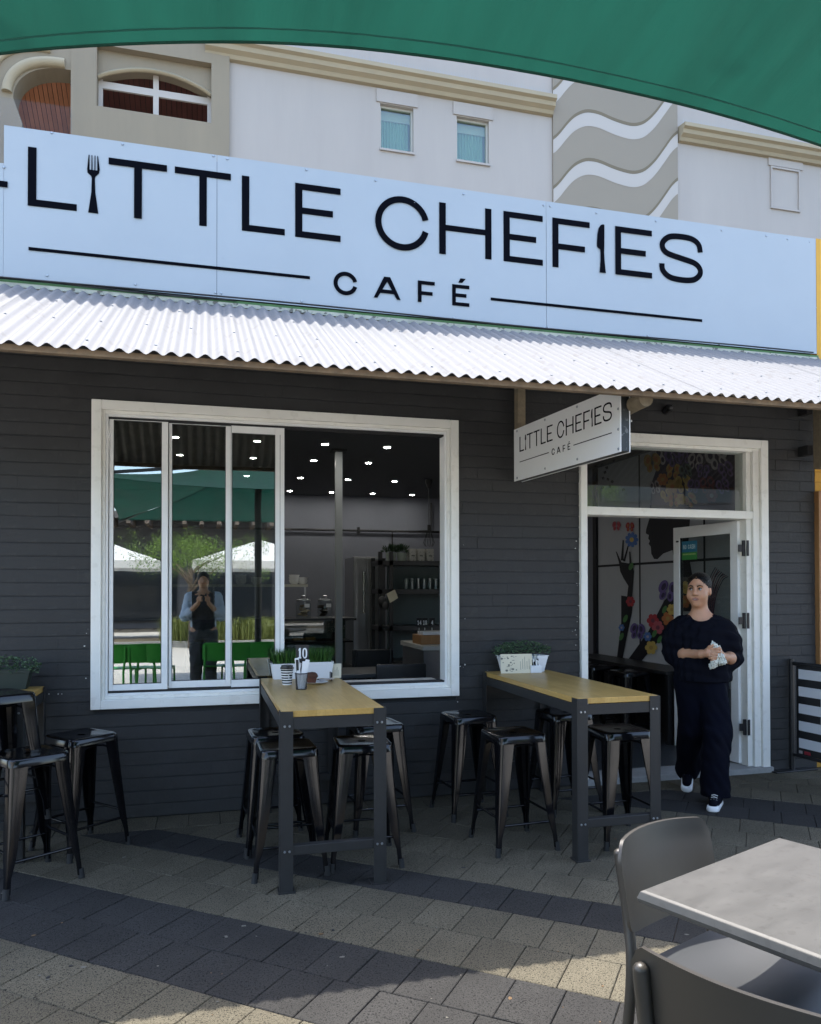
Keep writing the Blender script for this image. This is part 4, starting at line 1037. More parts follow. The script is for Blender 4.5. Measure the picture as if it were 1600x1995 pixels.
it = thing('inner_table', 'dark square dining table inside the open window', 'table', (atY(720, 1280, 1.4).x, 1.42, .045))
mb = MB(); mb.box(-.4, .4, -.3, .3, .70, .735); obj('tabletop', mb, mat('inner_top', (.06, .065, .07), .3), it, bevel=.004)
mb = MB(); mb.cyl((0, 0, 0), (0, 0, .7), .03, n=10); mb.cyl((0, 0, 0), (0, 0, .02), .22, n=20); obj('pedestal', mb, m_blackp, it)
# ================================================================== MURAL ON THE SIDE WALL
XM = 4.60
mur = thing('wall_mural', 'white panelled wall mural of a dark profile with flowers and butterflies inside the doorway', 'mural')
m_mw = mat('mural_white_panel', (.50, .51, .54), .6, var=.04)
M_C = {'black': (.008, .008, .014), 'purple': (.10, .07, .20), 'dpurple': (.025, .018, .05), 'red': (.30, .03, .04), 'pink': (.33, .07, .09), 'blue': (.06, .13, .34), 'yellow': (.42, .30, .08), 'gold': (.32, .20, .06), 'green': (.06, .16, .05), 'orange': (.35, .12, .04), 'grey': (.30, .28, .30), 'teal': (.06, .10, .10), 'dred': (.12, .03, .05)}
M_M = {k: mat('mural_' + k, tuple(c * (1 if k in ('black',) else 1.5) for c in v), .6) for k, v in M_C.items()}
mb = MB(); mb.box(XM, XM + .008, .3, 3.02, .6, 2.98); obj('panel', mb, m_mw, mur)
mb = MB()
for px, w_ in ((1247, .012), (1373, .012)):
    yy = atX(px, 1100, XM).y; mb.box(XM - .004, XM, yy - w_, yy + w_, .6, 2.98)
mb.box(XM - .0035, XM, .3, 3.02, 1.775, 1.80); mb.box(XM - .03, XM, 3.0, 3.08, .6, 2.98); obj('joint_strip', mb, M_M['black'], mur)
LV = [0]
def mpoly(pts, c, name):
    LV[0] += 1; h = .0045 + .00022 * LV[0]
    q = [atX(a, b, XM) for a, b in pts]; q = [(p.y, p.z) for p in q]
    mb = MB(); mb.prism(q, (XM - h, 0, 0), (0, 1, 0), (0, 0, 1), (-1, 0, 0), .0002); obj(name, mb, M_M[c], mur)
A1 = lambda l: [(1120 + a / 4.444, 840 + b / 4.444) for a, b in l]
A2 = lambda l: [(1100 + a / 2.558, 820 + b / 2.558) for a, b in l]
def ellipse(cx, cy, rx, ry, rot=0, n=14): return [(cx + rx * math.cos(t) * math.cos(rot) - ry * math.sin(t) * math.sin(rot), cy + rx * math.cos(t) * math.sin(rot) + ry * math.sin(t) * math.cos(rot)) for t in np.linspace(0, 2 * PI, n, endpoint=False)]
def flower(cx, cy, r, c, cc, n=6):
    pts = [(cx + r * (.74 + .26 * abs(math.cos(n * t / 2)) ** .6) * math.cos(t), cy + r * 1.15 * (.74 + .26 * abs(math.cos(n * t / 2)) ** .6) * math.sin(t)) for t in np.linspace(0, 2 * PI, 8 * n, endpoint=False)]
    mpoly(pts, c, 'painted_flower'); mpoly(ellipse(cx, cy, r * .32, r * .36), cc, 'flower_centre')
def fly(cx, cy, r, c, rot=0):
    for dx, dy, s in ((-.45, -.35, .62), (.45, -.35, .62), (-.35, .4, .45), (.35, .4, .45)):
        mpoly(ellipse(cx + r * (dx * math.cos(rot) - dy * math.sin(rot)), cy + r * (dx * math.sin(rot) + dy * math.cos(rot)), r * s * .62, r * s, rot - .5 * dx), c, 'painted_wing')
        if r > 6: mpoly(ellipse(cx + r * (dx * .9 * math.cos(rot) - dy * math.sin(rot)), cy + r * (dx * .9 * math.sin(rot) + dy * math.cos(rot)), r * s * .3, r * s * .55, rot - .5 * dx), {'purple': 'dpurple', 'grey': 'dpurple', 'gold': 'orange', 'yellow': 'gold', 'dred': 'dpurple', 'pink': 'red', 'red': 'orange'}.get(c, 'black'), 'wing_mark')
mpoly(A1([(700, 360), (760, 170), (1400, 130), (1400, 690), (660, 700), (665, 460)]), 'dpurple', 'painted_hair')
mpoly(A1([(655, 640), (650, 755), (622, 850), (619, 885), (645, 900), (640, 930), (654, 950), (643, 975), (662, 1000), (666, 1060), (690, 1106), (720, 1108), (770, 1060), (850, 1030), (862, 1100), (880, 1300), (880, 1560), (1030, 1560), (1025, 1260), (1000, 1130), (985, 1000), (1010, 640)]), 'black', 'painted_profile')
for l in ([(358, 1040), (368, 1045), (410, 1140), (390, 1150)], [(418, 940), (430, 945), (426, 1120), (402, 1120)], [(462, 990), (472, 995), (440, 1130), (422, 1125)], [(474, 1040), (486, 1045), (496, 1160), (478, 1165)], [(385, 1130), (500, 1150), (517, 1215), (510, 1310), (500, 1450), (455, 1450), (468, 1340), (425, 1270), (398, 1215)]): mpoly(A1(l), 'black', 'painted_hand')
mpoly(A2([(285, 870), (345, 880), (338, 960), (312, 1080), (290, 1195), (262, 1195), (285, 1010)]), 'black', 'painted_arm')
mpoly(A2([(312, 1200), (420, 1050), (500, 895), (560, 840), (560, 1010), (440, 1130), (372, 1215)]), 'black', 'painted_arm')
flower(*A1([(498, 940)])[0], 13, 'blue', 'yellow', 9)
for (a, b), c in (((262, 525), 'pink'), ((330, 530), 'red')):
    p = A2([(a, b)])[0]; fly(p[0], p[1], 10, c)
for (a, b), r, c, cc in (((333, 900), 9, 'red', 'dred'), ((445, 995), 12, 'red', 'dred'), ((470, 1030), 12, 'pink', 'dred'), ((520, 985), 12, 'orange', 'gold'), ((540, 940), 10, 'yellow', 'gold'), ((437, 1130), 12, 'yellow', 'gold'), ((420, 1075), 8, 'blue', 'grey'), ((600, 830), 12, 'yellow', 'gold'), ((605, 900), 12, 'orange', 'gold'), ((290, 1030), 6, 'blue', 'grey')): flower(*A2([(a, b)])[0], r, c, cc)
for (a, b) in ((505, 940), (480, 1090), (455, 1060), (290, 1075), (310, 985), (338, 1180 - 455)): p = A2([(a, b)])[0]; mpoly(ellipse(p[0], p[1], 4, 8, .4), 'green', 'painted_leaf')
p = A2([(520, 850)])[0]; fly(p[0], p[1], 22, 'purple', .2)
p = A2([(370, 1050)])[0]; fly(p[0], p[1], 17, 'purple', .1)
for (a, b), r, c in (((790, 200), 22, 'grey'), ((690, 280), 20, 'gold'), ((870, 350), 17, 'gold'), ((960, 460), 19, 'yellow'), ((715, 490), 14, 'grey'), ((820, 560), 14, 'yellow'), ((880, 230), 20, 'purple'), ((980, 210), 18, 'purple'), ((1070, 270), 18, 'grey'), ((1260, 230), 26, 'grey'), ((1340, 340), 18, 'purple'), ((1180, 470), 18, 'dred'), ((1060, 480), 15, 'purple'), ((1320, 480), 16, 'purple'), ((890, 600), 15, 'gold'), ((1040, 600), 15, 'gold'), ((1000, 350), 15, 'teal'), ((1150, 350), 15, 'purple'), ((365, 235), 8, 'dpurple')):
    p = A1([(a, b)])[0]; fly(p[0], p[1], r, c, rng.normal(0, .3))
for (a, b), r, c, cc in (((885, 480), 13, 'gold', 'orange'), ((800, 420), 11, 'orange', 'gold'), ((960, 590), 10, 'yellow', 'gold'), ((1230, 560), 12, 'dred', 'grey')): flower(*A1([(a, b)])[0], r, c, cc)
for (a, b) in ((270, 280), (300, 360), (325, 420), (230, 430), (285, 410), (280, 490), (345, 480), (365, 440), (225, 310), (320, 320), (465, 510)): p = A1([(a, b)])[0]; fly(p[0], p[1], 3.2, 'black', rng.normal(0, .5))
for k in range(9):
    t0 = 1200 + 20 * k
    pth = catmull([(1190 + 8 * k, 1580), (1200 + 10 * k, 1420), (1225 + 14 * k, 1270 + 10 * (k % 3)), (1270 + 14 * k, 1180 + 10 * k)], 5); Lp, Rp = ribbon(pth, 7); mpoly(A1(Lp + Rp[::-1]), 'dred' if k % 2 else 'dpurple', 'painted_quill')
# dark bench seating below the mural
bn = thing('wall_bench', 'long black bar bench running below the mural inside the doorway', 'bench')
mb = MB(); mb.box(4.18, 4.57, .95, 3.0, .70, .735); obj('bench_top', mb, m_blackp, bn, bevel=.005)
mb = MB(); mb.box(4.5, 4.57, .95, 3.0, .045, .70); obj('bench_back', mb, m_blackp, bn)
for yy in (.98, 1.95, 2.95): mb = MB(); mb.box(4.2, 4.25, yy - .025, yy + .025, .045, .70); obj('leg', mb, m_blackp, bn)
mb = MB(); mb.box(2.95, 3.15, 6.4, 6.6, .8, 1.05); tag(obj('wall_unit', mb, m_steel, bevel=.01), 'small grey wall unit deep inside the doorway at its left edge', 'wall unit')
# sticker
S0 = dl.matrix_basis
fx, fy = math.cos(R(95.5)), math.sin(R(95.5))
def dpos(u, v, z): return Vector((4.318 + u * fx - v * fy, .10 + u * fy + v * fx, z))
mb = MB(); a, b = dpos(DWd - .10, .0045, 0), dpos(DWd - .30, .0045, 0); ux = (b - a).normalized(); un = Vector((-ux.y, ux.x, 0)); un = un if un.x < 0 else -un
mb.prism([(0, 1.845), (.2, 1.845), (.2, 1.945), (0, 1.945)], a, ux, (0, 0, 1), un, .001); obj('blue_field', mb, mat('sticker_blue', (.01, .15, .25), .4), st)
mb = MB(); mb.prism([(0, 1.775), (.2, 1.775), (.2, 1.844), (0, 1.844)], a, ux, (0, 0, 1), un, .001); obj('green_field', mb, mat('sticker_green', (.03, .22, .04), .4), st)
xx = .018
for ch in 'NO CASH':
    if ch != ' ':
        mb = MB(); lay(mb, glyph(ch, xx, xx + .02, 1.873, 1.913, .006, .007), a + un * .0012, ux, (0, 0, 1), un, .0006); obj('letter', mb, mat('sticker_white', (.45, .6, .62), .5), st)
    xx += .0245 if ch != ' ' else .016
mb = MB()
for k in range(9): mb.prism([(.015 + .019 * k, 1.818), (.029 + .019 * k, 1.818), (.029 + .019 * k, 1.832), (.015 + .019 * k, 1.832)], a + un * .0012, ux, (0, 0, 1), un, .0006)
obj('small_print', mb, mat('sticker_lime', (.30, .45, .15), .5), st)

# ================================================================== BAR TABLES
def bar_table(loc, L_, label, Wd=.53):
    """stands with its back end at y=0 (local) and runs to -L_; top at .90"""
    t = thing('bar_table', label, 'table', loc, 0, 'high bar tables along the cafe wall')
    H = .90; a = .060
    mb = MB(); mb.box(-Wd / 2 + .004, Wd / 2 - .004, -L_ + .004, -.004, H - .032, H); obj('tabletop', mb, m_wood, t, bevel=.0025)
    # cut look: legs stand just outside the top's corners, angle iron
    for sx_ in (-1, 1):
        for y0 in (-L_, 0):
            sy = 1 if y0 == 0 else -1
            mb = MB(); X0 = sx_ * Wd / 2; tk = .006
            xa, xb = sorted((X0, X0 - sx_ * a)); yb = y0 - sy * a; ya, yb2 = sorted((y0, yb))
            yo = sorted((y0 + sy * .0, y0 + sy * tk)); xo = sorted((X0, X0 + sx_ * tk))
            mb.box(xa, xb, yo[0], yo[1], .006, H - .0015); mb.box(xo[0], xo[1], min(ya, yo[0]), max(yb2, yo[1]), .006, H - .0015)
            obj('leg', mb, m_steelblk, t, bevel=.0015)
            mb = MB(); mb.box(xa - .012, xb + .012, ya - .012, yb2 + .012, -.003, .0065); obj('foot_plate', mb, m_steelblk, t)
            mb = MB()
            for z in (H - .075, .205):
                for q in (.018, .042): mb.cyl((X0 - sx_ * q, y0 + sy * tk, z), (X0 - sx_ * q, y0 + sy * (tk + .005), z), .0065, .0045, 8)
            obj('bolts', mb, m_screw, t)['kind'] = 'stuff'
    mb = MB(); mb.box(-Wd / 2 + .001, Wd / 2 - .001, -L_ + .0, -L_ + .006, H - .092, H - .034); obj('apron', mb, m_steelblk, t)
    mb = MB(); mb.box(-Wd / 2 + .001, Wd / 2 - .001, -.006, -.0, H - .092, H - .034); obj('apron', mb, m_steelblk, t)
    for sx_ in (-1, 1):
        mb = MB(); xa, xb = sorted((sx_ * Wd / 2, sx_ * (Wd / 2 - .006))); mb.box(xa, xb, -L_ + .007, -.007, H - .092, H - .034); obj('apron', mb, m_steelblk, t)
    for yy in (-L_, -.04):
        mb = MB(); mb.box(-Wd / 2 + .002, Wd / 2 - .002, yy + .0005, yy + .045, .182, .230); obj('foot_rail', mb, m_steelblk, t, bevel=.003)
    return t
T1 = bar_table((.630, -.045, 0), 1.49, 'timber topped bar table numbered 10 standing against the sliding window')
T2 = bar_table((2.245, -.045, 0), 1.475, 'timber topped bar table against the dark brick pier left of the doorway', .51)
T3 = bar_table((-1.24, -.10, 0), .62, 'timber topped bar table cut off by the left edge of the picture')

# ================================================================== STOOLS
def make_stool():
    t = thing('stool', 'x', 'stool', (0, 0, 0), 0, 'black metal stools round the bar tables')
    H = .665; s = .150
    def rr(h, r, n=5):
        P = []
        for qx, qy, a0 in ((1, 1, 0), (-1, 1, 90), (-1, -1, 180), (1, -1, 270)):
            for k in range(n): a = R(a0 + 90 * k / (n - 1)); P.append((qx * (h - r) + r * math.cos(a), qy * (h - r) + r * math.sin(a)))
        return P
    rings = [(.022, -.008, .02), (.10, -.0075, .06), (.128, -.004, .05), (.140, 0.0, .045), (.148, -.002, .045), (.153, -.010, .045), (.156, -.045, .042), (.153, -.046, .042), (.146, -.012, .042)]
    mb = MB(); n = 20; base = []
    for h, dz, r in rings:
        base.append(len(mb.v)); mb.v += [(x_, y_, H + dz) for x_, y_ in rr(h, min(r, h * .99))]
    for a, b in zip(base, base[1:]):
        for k in range(n): mb.f.append([a + k, b + k, b + (k + 1) % n, a + (k + 1) % n]); mb.m.append(0)
    obj('seat', mb, m_stool, t, smooth=50)
    for qx in (-1, 1):
        for qy in (-1, 1):
            mb = MB(); prof = []
            L_ = 9
            for i in range(L_):
                f = i / (L_ - 1); z = H - .012 - (H - .012 - .02) * f
                c = .148 + (.196 - .148) * f ** 1.15
                wd = .085 * (1 - f) + .030 * f
                if f > .86: wd = .026
                th = .006; r = .012 * (1 - f) + .008
                # outline of an angle section open to the inside, corner at (c,c)
                P = [(c - wd, c), (c - r, c), (c - r * .3, c - r * .3), (c, c - r), (c, c - wd), (c - th - .006, c - wd), (c - th, c - r - th), (c - r - th, c - th), (c - wd, c - th - .006)]
                prof.append([(qx * a, qy * b, z) for a, b in P])
            m_ = len(prof[0])
            for p in prof: mb.v += p
            for i in range(L_ - 1):
                for k in range(m_):
                    q = [i * m_ + k, i * m_ + (k + 1) % m_, (i + 1) * m_ + (k + 1) % m_, (i + 1) * m_ + k]
                    mb.f.append(q if qx * qy > 0 else q[::-1]); mb.m.append(0)
            lg = obj('leg', mb, m_stool, t, smooth=45)
            mb = MB(); mb.cyl((qx * .190, qy * .190, .0), (qx * .186, qy * .186, .05), .017, .015, 10); obj('rubber_foot', mb, m_rubber, lg, smooth=40)
            mb = MB(); z = .24; c = .150 + .046 * (H - z) / H
            mb.tube([(qx * (c - .003), qy * (c - .003), .06), (qx * (c - .012), qy * (c - .012), .24)], .005, 6); obj('leg_rib', mb, m_stool, lg, smooth=60)
    for k in range(4):
        z = .205 if k % 2 else .165
        c = .148 + .048 * (H - z) / H - .012
        a = [(-c, -c), (c, -c), (c, c), (-c, c)]; p, q = a[k], a[(k + 1) % 4]
        mb = MB(); mb.tube([(p[0], p[1], z), (q[0], q[1], z)], .0075, 8); obj('foot_rail', mb, m_stool, t, smooth=60)
        cc = .135; a = [(-cc, -cc), (cc, -cc), (cc, cc), (-cc, cc)]; p, q = Vector((*a[k], H - .10)), Vector((*a[(k + 1) % 4], H - .10)); m = (p + q) / 2 + Vector((0, 0, .045))
        mb = MB(); mb.tube([p, p.lerp(m, .6) + Vector((0, 0, .01)), m, q.lerp(m, .6) + Vector((0, 0, .01)), q], .006, 6); obj('under_brace', mb, m_stool, t, smooth=60)
    return t
st0 = make_stool()
spots = [(.430, -1.165, 2, 0, 'black metal stool at the front left of table 10'),
         (.850, -1.150, -3, 0, 'black metal stool at the front right of table 10'),
         (.405, -.760, 4, 0, 'black metal stool at the back left of table 10, half hidden'),
         (1.045, -.600, 6, 0, 'black metal stool at the back right of table 10, mostly hidden by its leg'),
         (1.766, -1.135, 4, 0, 'black metal stool standing clear in front left of the table by the doorway'),
         (1.725, -.445, 5, 0, 'black metal stool near the brick wall left of the table by the doorway'),
         (2.420, -1.20, 1, 0, 'black metal stool under the street end of the table by the doorway'),
         (2.40, -.52, 4, 0, 'black metal stool behind the table by the doorway, mostly hidden'),
         (-.885, -1.00, 35, 0, 'black metal stool at the lower left of the picture with another stacked on it'),
         (-.700, -.530, 41, 0, 'black metal stool alone against the bricks below the window left corner'),
         (-1.06, -.95, 38, .305, 'upper black metal stool of the stack at the left picture edge'),
         (4.02, 1.35, 5, .045, 'dark stool tucked under the bench inside the doorway, nearest the street'),
         (4.02, 2.0, 5, .045, 'dark stool tucked under the bench inside the doorway, middle one'),
         (4.02, 2.65, 5, .045, 'dark stool tucked under the bench inside the doorway, farthest in')]
for i, (x, y, a, z, lab) in enumerate(spots):
    o = st0 if i == 0 else copy_tree(st0)
    o.location = (x, y, z); o.rotation_euler = (0, 0, R(a)); o['label'] = lab
    if i >= 11: o['group'] = 'stools along the bench inside the doorway'

# ================================================================== FOREGROUND TABLE AND CHAIRS
C0, C1 = Vector((1.055, -3.652, 0)), Vector((1.689, -3.395, 0))
ft = thing('square_table', 'square mottled grey table top in the lower right foreground', 'table', (0, 0, 0))
ua = (C1 - C0).normalized(); ub = Vector((ua.y, -ua.x, 0)); S_ = .70
cen = C0 + ua * S_ / 2 + ub * S_ / 2
ft.location = (cen.x, cen.y, 0); ft.rotation_euler = (0, 0, math.atan2(ua.y, ua.x))
m_top = mat('mottled_laminate', (.068, .066, .062), .5, spec=.3, var=.16, vs=5, stretch=(1.2, 3.2, 1), bump=.05, bs=60, spots=.4, spot_col=(.046, .043, .040), spot_s=48)
mb = MB(); h = S_ / 2
pr_ = [(h - .012, .706), (h - .004, .710), (h, .722), (h - .006, .7385), (h - .014, .742)]
vs = [(sx_ * r, sy * r, z) for r, z in pr_ for sx_, sy in ((1, 1), (-1, 1), (-1, -1), (1, -1))]
fs = [(0, 3, 2, 1)] + [(i * 4 + k, i * 4 + (k + 1) % 4, (i + 1) * 4 + (k + 1) % 4, (i + 1) * 4 + k) for i in range(4) for k in range(4)] + [(16, 17, 18, 19)]
mb.add(vs, [tuple(f) for f in fs]); obj('tabletop', mb, m_top, ft, bevel=.002)
mb = MB(); mb.cyl((0, 0, .03), (0, 0, .706), .035, n=18); obj('pedestal', mb, m_steelblk, ft, smooth=40)
mb = MB(); mb.bar((-.26, -.26, .02), (.26, .26, .02), .06, .035); mb.bar((-.26, .26, .022), (.26, -.26, .022), .06, .03); obj('cross_base', mb, m_steelblk, ft, bevel=.004)
def cafe_chair(label, loc, rz, m_chair=m_chair, m_seatg=m_seatg, group='taupe plastic chairs at the square table'):
    t = thing('cafe_chair', label, 'chair', loc, rz, group)
    Wb = .445
    def back(s, v, off=0.):
        # s across, v up
        x = (s - .5) * Wb; z = .525 + .262 * v
        cz = (abs(2 * s - 1)) ** 2
        y = .245 + .055 * v - .055 * cz * (.6 + .4 * v) + off
        return x, y, z
    N1, N2 = 28, 12
    def rnd(s, v):
        # pull the corners in so the panel has round ends and a crowned top
        x, y, z = back(s, v); e = abs(2 * s - 1)
        top_drop = .008 * e ** 2.5 + (.042 * max(0, (e - .84) / .16) ** 2.2); bot_rise = .015 * e ** 2 + (.02 * max(0, (e - .86) / .14) ** 2)
        z0, z1 = .525 + bot_rise, .787 - top_drop
        return Vector((x, y, z0 + (z1 - z0) * v))
    mb = MB(); th = .011
    mb.grid(lambda s, v: rnd(1 - s, v) + Vector((0, -th / 2, 0)), N1, N2); o1 = len(mb.v)
    mb.grid(lambda s, v: rnd(s, v) + Vector((0, th / 2, 0)), N1, N2)
    W_ = N2 + 1
    per = [(i, 0) for i in range(N1)] + [(N1, j) for j in range(N2)] + [(N1 - i, N2) for i in range(N1)] + [(0, N2 - j) for j in range(N2)]
    fi = lambda i, j: (N1 - i) * W_ + j; bi = lambda i, j: o1 + i * W_ + j
    for a, b in zip(per, per[1:] + per[:1]): mb.f.append([fi(*b), fi(*a), bi(*a), bi(*b)]); mb.m.append(0)
    obj('backrest', mb, m_chair, t, smooth=60)
    # seat with a slot gap at the back
    def seat(s, v):
        x = (s - .5) * (.43 - .03 * v); y = .205 - .43 * v
        z = .452 - .016 * math.sin(PI * s) * math.sin(PI * min(1, v * 1.1)) - .03 * max(0, v - .85) / .15 * 1.0
        return Vector((x, y, z))
    mb = MB(); mb.grid(seat, 16, 16); o1 = len(mb.v); mb.grid(lambda s, v: seat(1 - s, v) - Vector((0, 0, .012)), 16, 16); W_ = 17
    per = [(i, 0) for i in range(16)] + [(16, j) for j in range(16)] + [(16 - i, 16) for i in range(16)] + [(0, 16 - j) for j in range(16)]
    for a, b in zip(per, per[1:] + per[:1]): mb.f.append([a[0] * W_ + a[1], o1 + (16 - a[0]) * W_ + a[1], o1 + (16 - b[0]) * W_ + b[1], b[0] * W_ + b[1]]); mb.m.append(0)
    obj('seat', mb, m_seatg, t, smooth=60)
    for sx_ in (-1, 1):
        mb = MB(); xk = sx_ * (Wb / 2 - .036)
        P = [(sx_ * .215, .275, 0), (sx_ * .205, .235, .25), (sx_ * .200, .222, .44), (xk, .243, .56), (xk, .266, .70), (xk, .272, .742)]
        mb.tube(catmull3(P, 5), [.015] * 6 + [.0155] * 14 + [.0165] * 6, 12); mb.ball(P[-1], (.0165, .0165, .013), 12, 7); obj('rear_leg', mb, m_chair, t, smooth=60)
        mb = MB(); mb.tube(catmull3([(sx_ * .20, -.245, 0), (sx_ * .198, -.215, .3), (sx_ * .195, -.19, .44)], 5), .0145, 12); obj('front_leg', mb, m_chair, t, smooth=60)
        mb = MB(); mb.bar((sx_ * .197, -.2, .425), (sx_ * .199, .225, .43), .022, .03); obj('side_rail', mb, m_chair, t, bevel=.004)
    return t
def catmull3(P, n):
    out = []; Q = [Vector(P[0])] + [Vector(p) for p in P] + [Vector(P[-1])]
    for i in range(1, len(Q) - 2):
        p0, p1, p2, p3 = Q[i - 1:i + 3]
        for k in range(n):
            t = k / n; out.append(.5 * (2 * p1 + (p2 - p0) * t + (2 * p0 - 5 * p1 + 4 * p2 - p3) * t * t + (3 * p1 - p0 - 3 * p2 + p3) * t ** 3))
    out.append(Q[-2]); return out
cafe_chair('taupe plastic chair on the far side of the grey square table, sunlit seat', (1.43, -3.58, 0), R(22.1))
cafe_chair('taupe plastic chair in the bottom right corner, its back turned to the camera', (1.172, -4.05, 0), R(118.4))

# ================================================================== ON TABLE 10
def planter(loc, w_, d_, h_, label, rz=0, pot=None):
    t = thing('planter', label, 'planter', loc, rz)
    mb = MB(); a, b = .84, 1.0
    def rg(f, z): return [(-w_ / 2 * f, -d_ / 2 * f, z), (w_ / 2 * f, -d_ / 2 * f, z), (w_ / 2 * f, d_ / 2 * f, z), (-w_ / 2 * f, d_ / 2 * f, z)]
    L_ = [rg(.84, 0), rg(.965, h_ * .78), rg(.975, h_ * .80), rg(.985, h_ * .82), rg(.985, h_ * .95), rg(1.03, h_ * .955), rg(1.03, h_), rg(.95, h_), rg(.93, h_ * .86)]
    for r in L_: mb.v += r
    for i in range(len(L_) - 1):
        for k in range(4): mb.f.append([i * 4 + k, i * 4 + (k + 1) % 4, (i + 1) * 4 + (k + 1) % 4, (i + 1) * 4 + k]); mb.m.append(0)
    mb.f += [[3, 2, 1, 0], [32, 33, 34, 35]]; mb.m += [0, 0]
    obj('pot', mb, pot or m_white, t, bevel=.002)
    mb = MB(); mb.box(-w_ / 2 * .92, w_ / 2 * .92, -d_ / 2 * .92, d_ / 2 * .92, h_ * .80, h_ * .88); obj('soil', mb, mat('potting_soil', (.03, .022, .015), .9), t)
    return t
def grass_in(t, w_, d_, h_, n, hh):
    mb = MB()
    for i in range(n):
        bx, by = random.uniform(-.42, .42) * w_, random.uniform(-.42, .42) * d_
        a = random.random() * 6.28; lean = random.uniform(.05, .8) ** 1.5; l = hh * random.uniform(.55, 1.15)
        dx, dy = math.cos(a) * lean + bx * 3, math.sin(a) * lean + by * 3
        px_, py_ = -math.sin(a) * .0022, math.cos(a) * .0022
        P = []
        for q in range(4):
            f = q / 3; P.append(Vector((bx + dx * l * f * f * .8, by + dy * l * f * f * .8, h_ * .86 + l * (f - .22 * lean * f * f))))
        vs = []
        for q, p in enumerate(P[:-1]): ww = (1, .95, .7)[q]; vs += [p + Vector((px_, py_, 0)) * ww, p - Vector((px_, py_, 0)) * ww]
        vs.append(P[-1]); mb.add(vs, [(0, 1, 3, 2), (2, 3, 5, 4), (4, 5, 6)], random.randint(0, 2))
    obj('grass', mb, [mat('grass_blade_a', (.035, .12, .018), .45, trans=.25), mat('grass_blade_b', (.07, .17, .03), .45, trans=.25), mat('grass_blade_c', (.02, .07, .012), .45, trans=.25)], t)['kind'] = 'stuff'
p1 = planter((.532, -.10, .90), .20, .105, .105, 'white rectangular planter of green grass on table 10, left of the number card'); grass_in(p1, .2, .105, .105, 620, .115)
p2 = planter((.752, -.115, .90), .20, .105, .112, 'white rectangular planter of green grass on table 10, right of the number card'); grass_in(p2, .2, .105, .112, 620, .12)
cup = thing('coffee_cup', 'black and white striped takeaway coffee cup with black lid on table 10', 'cup', (.507, -.44, .90))
r0, r1, hc = .030, .0405, .105
rad = lambda z: r0 + (r1 - r0) * z / hc
zs = [0]; mb = MB(); nst = 13
for i in range(nst):
    za, zb = hc * i / nst, hc * (i + 1) / nst
    mb.lathe([(rad(za), za), (rad(zb), zb)], n=26, mi=i % 2, caps=False)
mb.cyl((0, 0, .001), (0, 0, .002), r0, n=26); obj('cup_body', mb, [mat('cup_white', (.70, .70, .68), .5), m_ink], cup, smooth=60)
mb = MB(); mb.lathe([(r1 + .003, hc - .004), (r1 + .0035, hc + .004), (r1 - .001, hc + .006), (r1 - .003, hc + .018), (r1 - .008, hc + .018), (r1 - .009, hc + .014), (.0005, hc + .014)], n=26, caps=False); obj('lid', mb, m_blackp, cup, smooth=40)
mb = MB()
q = [(.022 * math.cos(t), .024 * math.sin(t)) for t in np.linspace(0, 2 * PI, 22, endpoint=False)]
fn_ = lambda a, z: (math.cos(a) * (rad(z) + .0012), math.sin(a) * (rad(z) + .0012), z)
vs = [fn_(R(-50) + x_ / .036, .055 + z_) for x_, z_ in q]; mb.add(vs, [tuple(range(len(vs)))]); obj('round_label', mb, mat('cup_label', (.68, .68, .66), .5), cup)
mb = MB()
for k, (xa, xb, zz) in enumerate(((-.012, .008, .062), (-.010, .012, .054), (-.006, .009, .046))): mb.add([fn_(R(-50) + (xa + (xb - xa) * s) / .036 * 1., zz + dz) if False else tuple(np.multiply(fn_(R(-50) + (xa + (xb - xa) * s) / .036, zz + dz), (1.012, 1.012, 1))) for s in (0, .33, .66, 1) for dz in (0, .0035)], [(0, 2, 3, 1), (2, 4, 5, 3), (4, 6, 7, 5)])
obj('label_script', mb, m_ink, cup)
bsk = thing('cutlery_basket', 'black wire mesh basket with wrapped cutlery on table 10', 'basket', (.566, -.705, .90))
mb = MB(); rb = .034; hb = .098
for k in range(28):
    a = 2 * PI * k / 28; mb.tube([(rb * .94 * math.cos(a), rb * .94 * math.sin(a), .002), (rb * 1.1 * math.cos(a), rb * 1.1 * math.sin(a), hb)], .0008, 4)
for z in np.linspace(.006, hb - .004, 15):
    r_ = rb * (.94 + .16 * z / hb); mb.tube([(r_ * math.cos(a), r_ * math.sin(a), z) for a in np.linspace(0, 2 * PI, 24, endpoint=False)], .0008, 4, closed=True)
obj('mesh_side', mb, m_blackp, bsk)
mb = MB(); mb.tube([(rb * 1.1 * math.cos(a), rb * 1.1 * math.sin(a), hb) for a in np.linspace(0, 2 * PI, 28, endpoint=False)], .003, 6, closed=True); mb.cyl((0, 0, 0), (0, 0, .004), rb * .95, n=24); obj('rim', mb, m_blackp, bsk)
nap = thing('wrapped_cutlery', 'white paper wrapped cutlery standing in the wire basket', 'cutlery', (.566, -.705, .904))
for k, (dx, dy, tx, ty) in enumerate(((.006, -.008, .10, .05), (.016, .006, .16, -.05), (-.012, .004, -.10, .1))):
    mb = MB(); mb.bar((dx * .5, dy * .5, 0), (dx + tx * .14, dy + ty * .14, .165 + .01 * k), .026, .010); obj('napkin_roll', mb, mat('napkin', (.72, .72, .71), .8, var=.04), nap, bevel=.003)
mb = MB()
for dx in (-.014, -.022): mb.bar((dx, .006, 0), (dx - .006, .01, .175), .008, .004)
obj('cutlery', mb, m_blackp, nap)
num = thing('table_number', 'black table number card reading 10 standing between the grass planters', 'number card', (.585, -.60, .90))
